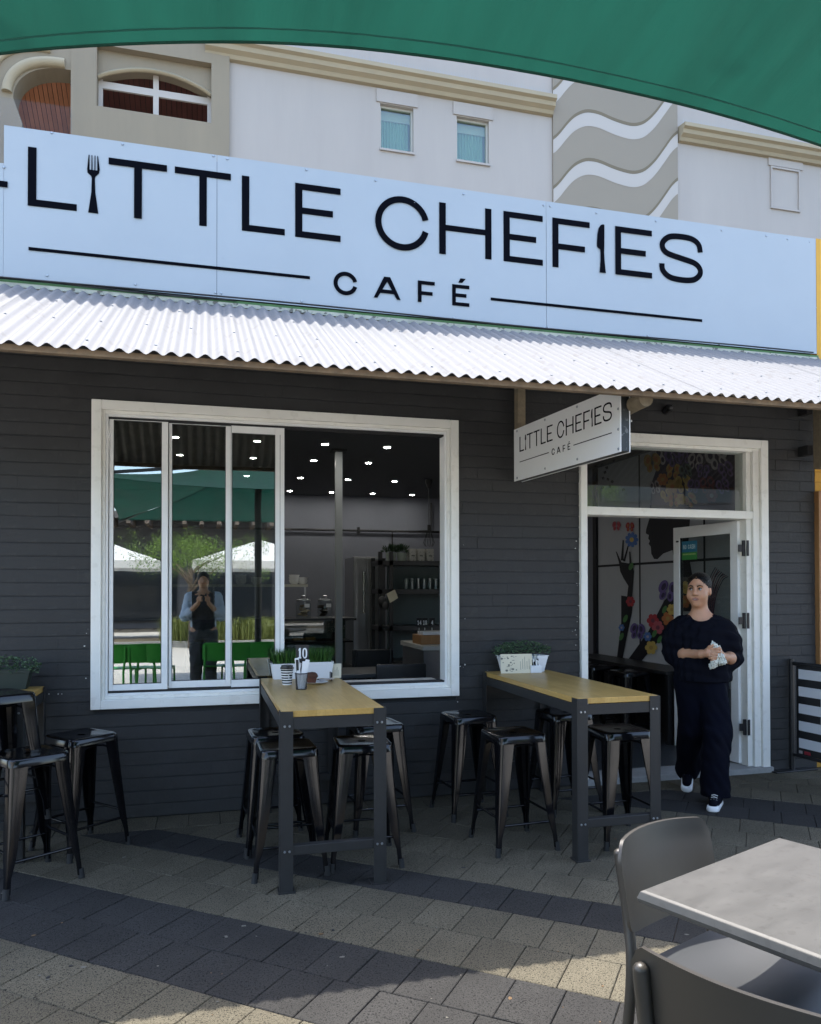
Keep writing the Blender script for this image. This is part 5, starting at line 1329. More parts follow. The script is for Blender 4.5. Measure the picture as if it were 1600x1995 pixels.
mb = MB(); mb.box(-.040, .040, -.0015, .0015, .160, .262); ca = obj('card', mb, m_blackp, num); 
mb = MB(); lay(mb, glyph('1', -.024, -.006, .178, .243, .011, .008), (0, -.0018, 0), (1, 0, 0), (0, 0, 1), (0, -1, 0), .001); obj('digit', mb, m_white, num)
mb = MB(); lay(mb, glyph('0', .000, .030, .178, .243, .009, .008), (0, -.0018, 0), (1, 0, 0), (0, 0, 1), (0, -1, 0), .001); obj('digit', mb, m_white, num)
mb = MB(); mb.cyl((0, 0, .004), (0, 0, .165), .0035, n=8); mb.cyl((0, 0, 0), (0, 0, .006), .03, n=18); obj('stand', mb, m_blackp, num)
mb = MB(); mb.bar((-.008, -.004, .150), (-.002, -.004, .19), .006, .006); mb.bar((.008, -.004, .150), (.002, -.004, .19), .006, .006); obj('clip', mb, m_blackp, num)
num.rotation_euler = (0, 0, R(-8))
pl = thing('plate', 'small white plate with a fork under the muffin on table 10', 'plate', (.69, -.44, .90))
mb = MB(); mb.lathe([(.04, 0), (.05, .003), (.078, .012), (.080, .0135), (.076, .0135), (.05, .006), (.0005, .005)], n=30, caps=False); obj('dish', mb, m_white, pl, smooth=50)
mb = MB(); mb.bar((.03, .03, .016), (.13, .06, .022), .012, .004); mb.bar((.03, .05, .018), (.12, .075, .024), .010, .004); obj('fork', mb, m_steel, pl)
mf = thing('muffin', 'dark brown muffin on the small white plate', 'muffin', (.662, -.455, .906))
mb = MB(); mb.lathe([(.026, 0), (.034, .035)], n=22); obj('paper_case', mb, mat('muffin_case', (.11, .035, .018), .8), mf, smooth=40)
mb = MB(); mb.lathe([(.035, .034), (.041, .044), (.038, .058), (.025, .068), (.0005, .071)], n=20, caps=False)
mb.v = [(v[0] + rng.normal(0, .0012), v[1] + rng.normal(0, .0012), v[2] + rng.normal(0, .0012)) for v in mb.v]; obj('muffin_top', mb, mat('muffin_crumb', (.075, .028, .013), .85, var=.4, vs=60, bump=.6, bs=120), mf, smooth=60)
sg = thing('sunglasses', 'pair of dark folded sunglasses at the far end of table 10', 'sunglasses', (.79, -.30, .90))
mb = MB(); mb.box(-.07, .02, -.004, .004, .004, .014); mb.box(.02, .03, -.015, .05, .0, .055); obj('frame', mb, m_blackp, sg, bevel=.003)
mb = MB(); mb.box(.026, .031, -.010, .03, .006, .05); obj('lens', mb, mat('dark_lens', (.01, .01, .012), .1), sg, bevel=.006)
def menu(loc, w_, h_, rz, lean, label, deco):
    t = thing('menu', label, 'menu', loc, rz)
    ca_, sa_ = math.cos(lean), math.sin(lean)
    U = Vector((0, sa_, ca_)); Nn = Vector((0, -ca_, sa_))
    mb = MB(); mb.prism([(-w_ / 2, 0), (w_ / 2, 0), (w_ / 2, h_), (-w_ / 2, h_)], (0, 0, 0), (1, 0, 0), U, -Nn, .004); obj('cover', mb, m_paper, t)
    mb = MB(); o = Nn * .0004
    rect = lambda a, b, c, d: mb.prism([(a, c), (b, c), (b, d), (a, d)], o, (1, 0, 0), U, Nn, .0003)
    if deco:
        for i in range(30):
            a, c = random.uniform(-.47, .02) * w_, random.uniform(.06, .9) * h_; s = random.uniform(.004, .011)
            if random.random() < .5: mb.prism([(a + s * math.cos(t_), c + s * math.sin(t_) * .8) for t_ in np.linspace(0, 2 * PI, 9, endpoint=False)], o, (1, 0, 0), U, Nn, .0003 + .00002 * i)
            else: rect(a, a + s * 1.6, c, c + .003)
        for i in range(5): a = (.12 + .07 * i) * w_; rect(a, a + .0025, .18 * h_ + .04 * h_ * (i % 2), (.62 + .12 * (i % 3)) * h_)
    else:
        for i in range(7): a = (-.38 + .1 * i) * w_; rect(a, a + .0022, .15 * h_, (.55 + .1 * (i % 3)) * h_)
    obj('print', mb, mat('print_grey', (.16, .155, .13), .8), t)
    return t
menu((.868, -.155, .90), .075, .098, R(-14), .10, 'white printed menu card behind the right grass planter on table 10', False)
# ------------------------------------------------ on the right hand bar table
p3 = planter((2.262, -.125, .90), .36, .12, .120, 'white rectangular planter of small leafy greenery on the table by the doorway')
mb = MB()
for i in range(520):
    bx, by = random.uniform(-.5, .5) * .40, random.uniform(-.5, .5) * .16
    top_ = .085 * (1 - (bx / .23) ** 4) * random.uniform(.3, 1.25)
    c = Vector((bx * 1.04, by, .115 + top_)); k = random.randint(3, 5)
    for q in range(k):
        d = Vector((rng.normal(), rng.normal(), abs(rng.normal()) * .7)).normalized(); e = d.cross(Vector((rng.normal(), rng.normal(), rng.normal()))).normalized(); l = random.uniform(.008, .015)
        mb.add([c, c + d * l * .5 + e * l * .38, c + d * l, c + d * l * .5 - e * l * .38], [(0, 1, 2, 3)], random.choice((0, 0, 1, 2)))
obj('foliage', mb, [mat('leaf_a', (.05, .10, .045), .5, trans=.2), mat('leaf_b', (.10, .17, .08), .5, trans=.2), mat('leaf_c', (.025, .055, .025), .5, trans=.2)], p3)['kind'] = 'stuff'
menu((2.180, -.215, .90), .235, .138, R(-6), .10, 'cream newsprint style menu leaning on the planter by the doorway', True)
sgh = thing('sugar_caddy', 'white ceramic caddy of striped sugar sachets with a glass behind it', 'caddy', (2.325, -.215, .90), R(-6))
mb = MB(); mb.box(-.042, .042, -.028, .028, 0, .052); obj('ceramic_box', mb, m_white, sgh, bevel=.004)
mb = MB()
for k in range(7):
    x_ = -.034 + .0105 * k; mb.bar((x_, -.01 + .006 * (k % 3), .045), (x_ + .004 * ((k * 5) % 3 - 1), .004 * (k % 2), .085 + .008 * (k % 3)), .013, .003, mi=k % 2)
obj('sachets', mb, [mat('sachet_white', (.66, .66, .64), .7), m_ink], sgh)
gl = thing('water_glass', 'ribbed clear glass standing behind the white sugar caddy', 'glass', (2.335, -.150, .90))
mb = MB(); mb.lathe([(.036, 0), (.042, .128), (.040, .128), (.034, .006)], n=20, caps=False); obj('tumbler', mb, glass('ribbed_glass', (.8, .84, .85), .06), gl, smooth=50)
mb = MB()
for k in range(20): a = 2 * PI * k / 20; mb.tube([(.036 * math.cos(a), .036 * math.sin(a), .004), (.0425 * math.cos(a), .0425 * math.sin(a), .126)], .0012, 4)
obj('ribs', mb, glass('ribbed_glass', (.8, .84, .85), .06), gl)
# ------------------------------------------------ on the left table
p4 = planter((-1.20, -.20, .90), .34, .12, .125, 'dark leafed planter on the bar table at the left picture edge', 0, mat('dark_green_pot', (.012, .022, .016), .6))
mb = MB()
for i in range(420):
    bx, by = random.uniform(-.5, .5) * .40, random.uniform(-.5, .5) * .18; c = Vector((bx * 1.05, by, .10 + .10 * random.random() * (1 - (bx / .24) ** 4)))
    for q in range(4):
        d = Vector((rng.normal(), rng.normal(), abs(rng.normal()) * .7)).normalized(); e = d.cross(Vector((rng.normal(), rng.normal(), rng.normal()))).normalized(); l = random.uniform(.008, .015)
        mb.add([c, c + d * l * .5 + e * l * .38, c + d * l, c + d * l * .5 - e * l * .38], [(0, 1, 2, 3)], random.choice((0, 0, 1, 2)))
obj('foliage', mb, [MATS['leaf_a'], MATS['leaf_b'], MATS['leaf_c']], p4)['kind'] = 'stuff'

# ================================================================== CAFE BARRIER
ba = thing('cafe_barrier', 'black framed cafe barrier banner with black and white stripes at the right edge', 'barrier', (4.715, -.03, 0), R(-86))
BLn = 1.5
mb = MB(); mb.cyl((0, 0, .01), (0, 0, .925), .021, n=14); obj('post', mb, m_blackp, ba, smooth=40); mb = MB(); mb.cyl((BLn, 0, .01), (BLn, 0, .925), .021, n=14); obj('post', mb, m_blackp, ba, smooth=40)
for x_ in (0, BLn): mb = MB(); mb.box(x_ - .06, x_ + .06, -.22, .22, 0, .012); obj('foot', mb, m_blackp, ba, bevel=.003)
mb = MB(); mb.cyl((.02, 0, .890), (BLn - .02, 0, .890), .016, n=12); mb.cyl((.02, 0, .135), (BLn - .02, 0, .135), .014, n=12); obj('cross_bar', mb, m_blackp, ba, smooth=40)
z = .15
mb = MB(); mb.box(.05, BLn - .05, -.002, .002, .15, .876); obj('banner', mb, m_blackp, ba)
for k in range(5):
    zz = .205 + .141 * k; mb = MB(); mb.box(.075, BLn - .075, -.0035, -.0022, zz, zz + .078); mb.box(.075, BLn - .075, .0022, .0035, zz, zz + .078); obj('white_stripe', mb, mat('banner_white', (.62, .63, .65), .7), ba)
hexp = lambda r, cx, cz: [(cx - r, cz + r * .62), (cx, cz + r * 1.15), (cx + r, cz + r * .62), (cx + r, cz - r * .62), (cx, cz - r * 1.15), (cx - r, cz - r * .62)]
for s_ in (-1,):
    mb = MB(); mb.prism(hexp(.185, .48, .515), (0, -.0048, 0), (1, 0, 0), (0, 0, 1), (0, -1, 0), .0004); obj('hexagon', mb, MATS['banner_white'], ba)
    mb = MB(); P, Q = hexp(.170, .48, .515), hexp(.165, .48, .515)
    for i in range(6): j = (i + 1) % 6; mb.prism([P[i], P[j], Q[j], Q[i]], (0, -.0053, 0), (1, 0, 0), (0, 0, 1), (0, -1, 0), .0003)
    for zz in (.585, .440): mb.prism([(.345, zz), (.615, zz), (.615, zz + .003), (.345, zz + .003)], (0, -.0053, 0), (1, 0, 0), (0, 0, 1), (0, -1, 0), .0003)
    obj('hexagon_outline', mb, m_ink, ba)
    for k, ch in enumerate('CAFÉ'): mb = MB(); x_ = .335 + .074 * k; lay(mb, glyph(ch, x_, x_ + .058, .475, .552, .017, .016), (0, -.0053, 0), (1, 0, 0), (0, 0, 1), (0, -1, 0), .0004); obj('letter', mb, m_ink, ba)
mb = MB(); mb.box(.075, .11, -.004, -.0022, .158, .182); obj('small_mark', mb, mat('mark_grey', (.3, .28, .28), .7), ba)
mb = MB(); mb.box(.13, .19, -.004, -.0022, .158, .184); obj('small_mark', mb, mat('mark_red', (.28, .02, .03), .7), ba)

# ================================================================== PEOPLE (distance fields turned into one skin)
def surface_nets(Fv, lo, h):
    ins = Fv < 0
    nx, ny, nz = Fv.shape
    c = [(i, j, k) for i in (0, 1) for j in (0, 1) for k in (0, 1)]
    sub = lambda A, o: A[o[0]:nx - 1 + o[0], o[1]:ny - 1 + o[1], o[2]:nz - 1 + o[2]]
    cnt = sum(sub(ins, o).astype(np.int8) for o in c)
    act = np.argwhere((cnt > 0) & (cnt < 8))
    idx = -np.ones((nx - 1, ny - 1, nz - 1), np.int64); idx[act[:, 0], act[:, 1], act[:, 2]] = np.arange(len(act))
    acc = np.zeros((len(act), 3)); num = np.zeros(len(act))
    for a in c:
        for ax in range(3):
            if a[ax]: continue
            b = list(a); b[ax] = 1
            fa = Fv[act[:, 0] + a[0], act[:, 1] + a[1], act[:, 2] + a[2]]; fb = Fv[act[:, 0] + b[0], act[:, 1] + b[1], act[:, 2] + b[2]]
            cr = (fa < 0) != (fb < 0); t = np.where(cr, fa / np.where(cr, fa - fb, 1), 0)
            p = np.tile(np.array(a, float), (len(act), 1)); p[:, ax] += t
            acc[cr] += p[cr]; num[cr] += 1
    V = (act + acc / num[:, None]) * h + np.array(lo)
    quads = []
    for ax in range(3):
        o1, o2 = [(1, 2), (2, 0), (0, 1)][ax]
        sl = [slice(None)] * 3; sl[ax] = slice(0, -1); A = ins[tuple(sl)]; sl[ax] = slice(1, None); B = ins[tuple(sl)]
        e = np.argwhere(A != B)
        e = e[(e[:, o1] > 0) & (e[:, o2] > 0) & (e[:, o1] < Fv.shape[o1] - 1) & (e[:, o2] < Fv.shape[o2] - 1)]
        def cell(d1, d2): q = e.copy(); q[:, o1] -= d1; q[:, o2] -= d2; return idx[q[:, 0], q[:, 1], q[:, 2]]
        q = np.stack([cell(1, 1), cell(0, 1), cell(0, 0), cell(1, 0)], 1)
        fl = ~A[e[:, 0], e[:, 1], e[:, 2]]; q[fl] = q[fl][:, ::-1]
        quads.append(q)
    return V, np.concatenate(quads)
class SDF:
    def __init__(s, lo, hi, h):
        s.lo = np.array(lo, float); s.h = h; n = np.ceil((np.array(hi) - s.lo) / h).astype(int) + 1
        s.ax = [s.lo[i] + h * np.arange(n[i]) for i in range(3)]; s.F = np.full(n, 1., np.float32)
    def box(s, lo, hi, m):
        I = []
        for i in range(3):
            a = max(0, int((lo[i] - m - s.lo[i]) / s.h)); b = min(len(s.ax[i]), int((hi[i] + m - s.lo[i]) / s.h) + 2); I.append(slice(a, max(a, b)))
        g = np.meshgrid(*[s.ax[i][I[i]] for i in range(3)], indexing='ij')
        return tuple(I), g
    def comb(s, I, d, k, op):
        if d.size == 0: return
        f = s.F[I]
        if op < 0:
            d = -d
            if k > 0: hh = np.maximum(k - np.abs(f - d), 0) / k; r = np.maximum(f, d) + hh * hh * k / 4
            else: r = np.maximum(f, d)
        else:
            if k > 0: hh = np.maximum(k - np.abs(f - d), 0) / k; r = np.minimum(f, d) - hh * hh * k / 4
            else: r = np.minimum(f, d)
        s.F[I] = r
    def cap(s, a, b, ra, rb, k=.02, op=1):
        a, b = np.array(a, float), np.array(b, float); r = max(ra, rb)
        I, g = s.box(np.minimum(a, b) - r, np.maximum(a, b) + r, .05 + k)
        ab = b - a; L2 = max(ab @ ab, 1e-9)
        t = np.clip(sum((g[i] - a[i]) * ab[i] for i in range(3)) / L2, 0, 1)
        d = np.sqrt(sum((g[i] - a[i] - t * ab[i]) ** 2 for i in range(3))) - (ra + (rb - ra) * t)
        s.comb(I, d, k, op)
    def ell(s, c, r, k=.02, op=1, yaw=0., pitch=0.):
        c, r = np.array(c, float), np.array(r, float); R_ = max(r)
        I, g = s.box(c - R_, c + R_, .05 + k)
        x, y, z = [g[i] - c[i] for i in range(3)]
        if yaw: x, y = x * math.cos(yaw) + y * math.sin(yaw), -x * math.sin(yaw) + y * math.cos(yaw)
        if pitch: y, z = y * math.cos(pitch) + z * math.sin(pitch), -y * math.sin(pitch) + z * math.cos(pitch)
        q0 = np.sqrt((x / r[0]) ** 2 + (y / r[1]) ** 2 + (z / r[2]) ** 2); q1 = np.sqrt((x / r[0] ** 2) ** 2 + (y / r[1] ** 2) ** 2 + (z / r[2] ** 2) ** 2)
        s.comb(I, q0 * (q0 - 1) / np.maximum(q1, 1e-6), k, op)
    def chain(s, P, rs, k=.02):
        for (a, b), (ra, rb) in zip(zip(P, P[1:]), zip(rs, rs[1:])): s.cap(a, b, ra, rb, k)
    def cutz(s, z, above=True):
        m = s.ax[2] > z if above else s.ax[2] < z
        dz = (s.ax[2] - z) * (1 if above else -1)
        s.F = np.maximum(s.F, np.broadcast_to(dz[None, None, :], s.F.shape).astype(np.float32))
    def noise(s, amp, f, seed=0):
        g = np.meshgrid(*s.ax, indexing='ij'); r = np.random.default_rng(seed)
        for i in range(3):
            w_ = r.normal(0, f, 3); ph = r.random() * 6; s.F += (amp * np.sin(g[0] * w_[0] + g[1] * w_[1] + g[2] * w_[2] + ph)).astype(np.float32)
    def mesh(s, name):
        V, Q = surface_nets(s.F, s.lo, s.h)
        me = bpy.data.meshes.new(name); me.from_pydata(V.tolist(), [], Q.tolist()); me.polygons.foreach_set('use_smooth', [True] * len(Q)); me.update()
        return me, V, Q

m_skin = mat('skin', (.41, .215, .125), .48, var=.10, vs=12, spec=.4)
m_skin.node_tree.nodes['Principled BSDF'].inputs['Subsurface Weight'].default_value = .08
m_lip = mat('lips', (.26, .10, .075), .4)
m_navy = mat('navy_cotton', (.0022, .0026, .006), .9, var=.2, vs=20, bump=.25, bs=120, spec=.1)
m_trou = mat('navy_trousers', (.002, .0026, .007), .9, var=.25, vs=9, bump=.3, bs=60, spec=.1)
m_hair = mat('dark_hair', (.006, .0045, .004), .5, var=.4, vs=60, stretch=(1, 1, 4), spec=.25, bump=.5, bs=150)
m_eyew = mat('eye_white', (.36, .33, .31), .25)
m_iris = mat('iris_dark', (.012, .008, .006), .15)
m_sole = mat('shoe_sole', (.68, .68, .66), .6)
m_cloth = mat('printed_tea_towel', (.52, .53, .46), .85, var=.15, vs=30, spots=.8, spot_col=(.16, .12, .09), spot_s=75)

wo = thing('person', 'woman in dark navy top and wide trousers drying her hands in the doorway', 'person', (3.468, -.562, 0), R(-32))
HY = R(-19)                                   # head turned to her right (picture left)
HC = np.array((-.014, -.012, 1.492)); ch_, sh_ = math.cos(HY), math.sin(HY)
def hp(x, y, z):
    z = z; tilt = .03
    return (HC[0] + x * ch_ - y * sh_ + tilt * z, HC[1] + x * sh_ + y * ch_, HC[2] + z)
b = SDF((-.36, -.36, .0), (.36, .42, 1.63), .0052)
# torso, pelvis, legs under the clothes
b.ell((0, .01, 1.18), (.155, .095, .17), .05); b.ell((0, .0, 1.0), (.15, .10, .18), .05); b.ell((.01, .01, .88), (.16, .11, .12), .05)
b.cap((-.15, .02, 1.228), (.152, .02, 1.228), .038, .038, .05); b.cap((0, .025, 1.275), (-.13, .022, 1.235), .045, .035, .04); b.cap((0, .025, 1.275), (.13, .022, 1.235), .045, .035, .04)
FR = [(.075, 0, .85), (.085, -.11, .47), (.068, -.17, .085)]; BR_ = [(-.075, 0, .85), (-.055, .04, .47), (-.085, .30, .135)]
b.chain(FR, [.085, .055, .038], .02); b.chain(BR_, [.085, .055, .038], .02)
b.cap((.068, -.16, .05), (.055, -.30, .035), .035, .028, .02); b.cap((-.085, .31, .11), (-.095, .20, .04), .035, .028, .02)
# neck and head
b.cap(hp(0, .012, -.05), (0.0, .022, 1.275), .050, .062, .04)
b.ell(hp(0, .012, .042), (.0735, .090, .084), .02, yaw=HY); b.ell(hp(0, -.026, -.030), (.066, .062, .078), .04, yaw=HY)
b.ell(hp(0, -.060, -.093), (.024, .022, .020), .03, yaw=HY)
for s_ in (-1, 1):
    b.ell(hp(s_ * .037, -.058, -.030), (.028, .026, .030), .03, yaw=HY)
    b.cap(hp(s_ * .014, -.089, .034), hp(s_ * .046, -.074, .036), .008, .007, .014)
    b.ell(hp(s_ * .031, -.098, .014), (.020, .019, .013), .012, -1, yaw=HY)
    b.ell(hp(s_ * .075, .012, -.004), (.010, .018, .030), .008, yaw=HY)
    b.ell(hp(s_ * .012, -.097, -.024), (.010, .010, .008), .008, yaw=HY)
b.cap(hp(0, -.088, .020), hp(0, -.106, -.018), .008, .0115, .014)
b.cap(hp(-.022, -.079, -.0510), hp(.022, -.079, -.0510), .0060, .0060, .012); b.cap(hp(-.015, -.079, -.0665), hp(.015, -.079, -.0665), .0075, .0075, .012)
b.cap(hp(-.017, -.091, -.0590), hp(.017, -.091, -.0590), .0045, .0045, .002, -1)
# arms
SHL, ELL, WRL = (-.160, .025, 1.225), (-.190, .035, 1.030), (-.012, -.178, 1.050)
SHR, ELR, WRR = (.163, .025, 1.225), (.212, .035, 1.005), (.148, -.150, 1.030)
b.chain([SHL, ELL], [.052, .044], .04); b.chain([ELL, tuple(np.array(ELL) * .55 + np.array(WRL) * .45), WRL], [.043, .042, .027], .03)
b.chain([SHR, ELR], [.052, .044], .04); b.chain([ELR, tuple(np.array(ELR) * .55 + np.array(WRR) * .45), WRR], [.043, .041, .027], .03)
# her right hand: palm over the cloth, fingers wrap round it
b.cap(WRL, (.030, -.205, 1.060), .026, .027, .02); b.ell((.040, -.208, 1.062), (.034, .020, .034), .015)
for i, (z0, z1, ln) in enumerate(((1.090, 1.094, .92), (1.074, 1.074, 1.0), (1.057, 1.054, .96), (1.041, 1.034, .80))):
    k0 = np.array((.058, -.222, z0)); k1 = k0 + np.array((.030 * ln, -.012, z1 - z0)); k2 = k1 + np.array((.021 * ln, .010, -.004)); k3 = k2 + np.array((.010 * ln, .018, -.004))
    b.chain([(.038, -.212, z0 - .004), k0, k1, k2, k3], [.0095, .0092, .0085, .0078, .0068], .004)
b.chain([(.022, -.205, 1.080), (.040, -.222, 1.104), (.062, -.222, 1.116), (.078, -.214, 1.114)], [.0115, .0105, .0095, .0078], .006)
# her left hand behind the cloth
b.cap(WRR, (.118, -.185, 1.040), .026, .025, .02); b.ell((.112, -.190, 1.045), (.028, .022, .032), .015)
for i, (z0, ln) in enumerate(((1.072, .92), (1.057, 1.0), (1.041, .96), (1.026, .78))):
    k0 = np.array((.098, -.205, z0)); k1 = k0 + np.array((-.024 * ln, -.024, -.006)); k2 = k1 + np.array((-.024 * ln, -.006, -.008)); k3 = k2 + np.array((-.014 * ln, .012, -.004))
    b.chain([(.110, -.195, z0), k0, k1, k2, k3], [.0095, .0092, .0084, .0076, .0066], .003)
b.chain([(.118, -.185, 1.068), (.108, -.205, 1.092), (.094, -.214, 1.106)], [.0115, .0100, .0080], .006)
me, V, Q = b.mesh('body')
me.materials.append(m_skin); me.materials.append(m_lip)
cen_ = V[Q].mean(1); rel = cen_ - HC; xl_ = rel[:, 0] * ch_ + rel[:, 1] * sh_; yl_ = -rel[:, 0] * sh_ + rel[:, 1] * ch_
lm = ((xl_ / .025) ** 2 + ((rel[:, 2] + .0585) / .0125) ** 2 < 1) & (yl_ < -.07)
me.polygons.foreach_set('material_index', lm.astype(np.int32))
link('body', me, wo)
# shirt
s_ = SDF((-.36, -.24, .82), (.36, .22, 1.36), .0062)
s_.ell((0, .008, 1.175), (.168, .120, .150), .05); s_.ell((.005, -.004, 1.02), (.165, .135, .20), .06); s_.cap((0, .022, 1.262), (-.145, .022, 1.222), .062, .055, .06); s_.cap((0, .022, 1.262), (.148, .022, 1.222), .062, .055, .06)
s_.cap((.005, 0, .94), (.01, 0, .86), .145, .150, .05); s_.cap((-.055, 0, .94), (-.05, 0, .85), .125, .128, .05); s_.cap((.07, 0, .94), (.075, 0, .85), .125, .128, .05)
s_.chain([(-.145, .022, 1.215), (-.184, .03, 1.13), (-.200, .036, 1.035)], [.060, .063, .060], .09); s_.chain([(.147, .022, 1.215), (.194, .03, 1.12), (.222, .036, 1.005)], [.060, .063, .060], .09)
s_.chain([(-.198, .034, 1.035), (-.165, -.002, 1.030)], [.058, .054], .02); s_.chain([(.220, .034, 1.010), (.206, .005, 1.005)], [.058, .054], .02)
s_.noise(.0030, 42, 3)
s_.ell((-.002, -.055, 1.348), (.082, .075, .075), .006, -1); s_.cap((0, .02, 1.29), (0, .02, 1.40), .062, .075, .006, -1)
s_.cutz(.845, False)
me, V, Q = s_.mesh('shirt'); link('shirt', me, wo, m_navy)
# trousers
t_ = SDF((-.36, -.36, .03), (.36, .46, 1.0), .0065)
t_.ell((.005, .01, .90), (.172, .128, .12), .05); t_.ell((.005, .02, .83), (.172, .138, .12), .05)
t_.chain([(.078, 0, .84), (.092, -.085, .48), (.080, -.145, .075)], [.108, .094, .098], .03); t_.chain([(-.075, .01, .84), (-.060, .06, .48), (-.088, .30, .135)], [.108, .092, .088], .03)
t_.noise(.0035, 22, 5); t_.noise(.0014, 45, 8)
t_.cutz(.060, False); t_.cutz(.95, True)
t_.cap((.080, -.145, .11), (.080, -.145, .0), .078, .085, .0, -1)
me, V, Q = t_.mesh('trousers'); link('trousers', me, wo, m_trou)
# hair
hr = SDF((-.14, -.16, 1.33), (.13, .20, 1.64), .0042)
hr.ell(hp(0, .020, .048), (.081, .094, .087), .02, yaw=HY); hr.ell(hp(0, .105, .0), (.040, .034, .038), .02, yaw=HY); hr.ell(hp(0, .055, -.03), (.060, .05, .05), .03, yaw=HY)
hr.ell(hp(0, -.098, -.005), (.074, .092, .092), .006, -1, yaw=HY); hr.cap(hp(-.09, .01, -.012), hp(.09, .01, -.012), .030, .030, .006, -1)
hr.noise(.0011, 260, 6)
me, V, Q = hr.mesh('hair'); hair_o = link('hair', me, wo, m_hair)
mb = MB()
for k in range(46):
    a = -1.25 + 2.5 * k / 45; P = []
    for t in np.linspace(.0, 1, 9):
        ph_ = .62 + 1.35 * t; x_ = .0815 * math.sin(a) * (math.cos(max(0, ph_ - 1.4)) ** .5); z_ = .048 + .089 * math.sin(ph_) * math.cos(a * .98); y_ = .020 - .096 * math.cos(ph_)
        P.append(hp(x_, y_ + .002 * math.sin(5 * k), z_ + .0006 * math.sin(9 * k)))
    mb.tube(P, [.0008] + [.0014] * 7 + [.0008], 5)
obj('hair_strands', mb, mat('hair_sheen', (.012, .009, .007), .35, spec=.4), hair_o, smooth=80)['kind'] = 'stuff'
for sg_ in (-1, 1):
    mb = MB(); mb.ball(hp(sg_ * .031, -.0795, .0145), .0115, 14, 10); ey_ = obj('eye', mb, m_eyew, wo, smooth=179)
    g_ = np.array(hp(sg_ * .031 - .0028, -.0795 - .0078, .0152)); mb = MB(); mb.ball(tuple(g_), .0066, 10, 8); obj('iris', mb, m_iris, ey_, smooth=179)
    mb = MB(); mb.tube([hp(sg_ * .013, -.0965, .032), hp(sg_ * .030, -.0940, .0395), hp(sg_ * .050, -.080, .034)], [.0036, .0042, .0024], 6); obj('eyebrow', mb, m_hair, wo, smooth=60)
    mb = MB(); mb.tube([hp(sg_ * .019, -.0905, .0165), hp(sg_ * .031, -.0925, .0225), hp(sg_ * .044, -.084, .0165)], [.0024, .0032, .0024], 6); obj('upper_lash', mb, m_hair, wo, smooth=60)
mb = MB(); mb.tube([hp(-.023, -.0805, -.0565), hp(-.012, -.0875, -.0590), hp(0, -.0890, -.0595), hp(.012, -.0875, -.0590), hp(.023, -.0805, -.0565)], [.0010, .0024, .0027, .0024, .0010], 6); mo_ = obj('mouth', mb, mat('mouth_dark', (.02, .006, .005), .5), wo, smooth=60)
mb = MB(); mb.tube([hp(-.011, -.0895, -.0580), hp(0, -.0912, -.0582), hp(.011, -.0895, -.0580)], [.0010, .0014, .0010], 6); obj('teeth', mb, mat('teeth', (.45, .42, .38), .3), mo_, smooth=60)
mb = MB(); mb.ball(hp(-.080, .008, -.036), .004, 8, 6); obj('earring', mb, m_steel, wo, smooth=60)
# shoes
def shoe(heel, toe, lift, nm='shoe'):
    h_, t__ = np.array(heel, float), np.array(toe, float); d = (t__ - h_) / np.linalg.norm(t__ - h_); mid = (h_ + t__) / 2
    s1 = SDF(np.minimum(h_, t__) - .08, np.maximum(h_, t__) + .10, .0045)
    up = np.array((0, 0, 1.))
    s1.cap(h_ + up * .045, h_ + d * .07 + up * .055, .038, .040, .02); s1.cap(h_ + d * .07 + up * .05, t__ - d * .04 + up * .026, .042, .030, .02)
    me, V, Q = s1.mesh('upper'); 
    g = link(nm, me, wo, m_navy)
    s2 = SDF(np.minimum(h_, t__) - .08, np.maximum(h_, t__) + .08, .0045)
    s2.cap(h_ + up * .012, t__ - d * .03 + up * .010, .043, .041, .0); s2.cap(t__ - d * .035 + up * .022, t__ - d * .030 + up * .02, .037, .035, .01)
    n0 = np.array((0, 0, 1.)) - d * d[2]; n0 /= np.linalg.norm(n0)
    gx = np.meshgrid(*s2.ax, indexing='ij'); hh = sum((gx[i] - (h_ + up * .0)[i]) * n0[i] for i in range(3)); al = sum((gx[i] - h_[i]) * d[i] for i in range(3)); Lf = np.linalg.norm(t__ - h_)
    s2.F = np.maximum(s2.F, np.maximum(-hh + .001, hh - np.where(al > Lf - .055, .036, .026))).astype(np.float32)
    me, V, Q = s2.mesh('sole'); link('sole', me, g, m_sole)
    mb = MB()
    for k in range(4):
        c = h_ + d * (.085 + .022 * k) + up * (.098 - .010 * k); e = np.cross(d, up); e /= np.linalg.norm(e); mb.tube([tuple(c - e * .020 - up * .006), tuple(c), tuple(c + e * .020 - up * .006)], .0028, 6)
    obj('lace', mb, m_sole, g, smooth=60)
shoe((.088, -.135, .0), (.040, -.365, .0), 0)
shoe((-.080, .335, .085), (-.100, .130, .0), 0)
# tea towel in her hands
tw = thing('tea_towel', 'crumpled printed tea towel held in the hands of the woman', 'towel', (3.468, -.562, 0), R(-32))
c_ = SDF((-.02, -.30, .92), (.17, -.12, 1.16), .0036)
c_.ell((.088, -.200, 1.062), (.036, .028, .052), .01); c_.chain([(.078, -.205, 1.08), (.066, -.208, 1.125), (.058, -.205, 1.14)], [.020, .013, .008], .01)
c_.chain([(.086, -.205, 1.03), (.066, -.215, .985), (.046, -.212, .948)], [.030, .022, .006], .015); c_.chain([(.110, -.21, 1.04), (.125, -.208, 1.005), (.110, -.205, .985)], [.024, .020, .010], .015)
c_.noise(.0032, 120, 2); c_.noise(.002, 220, 4)
me, V, Q = c_.mesh('cloth'); link('cloth', me, tw, m_cloth)

# ================================================================== ACROSS THE STREET (seen only in the window's reflection)
def refl(px, py, d): p = atY(px, py, d); return Vector((p.x, -p.y, p.z))
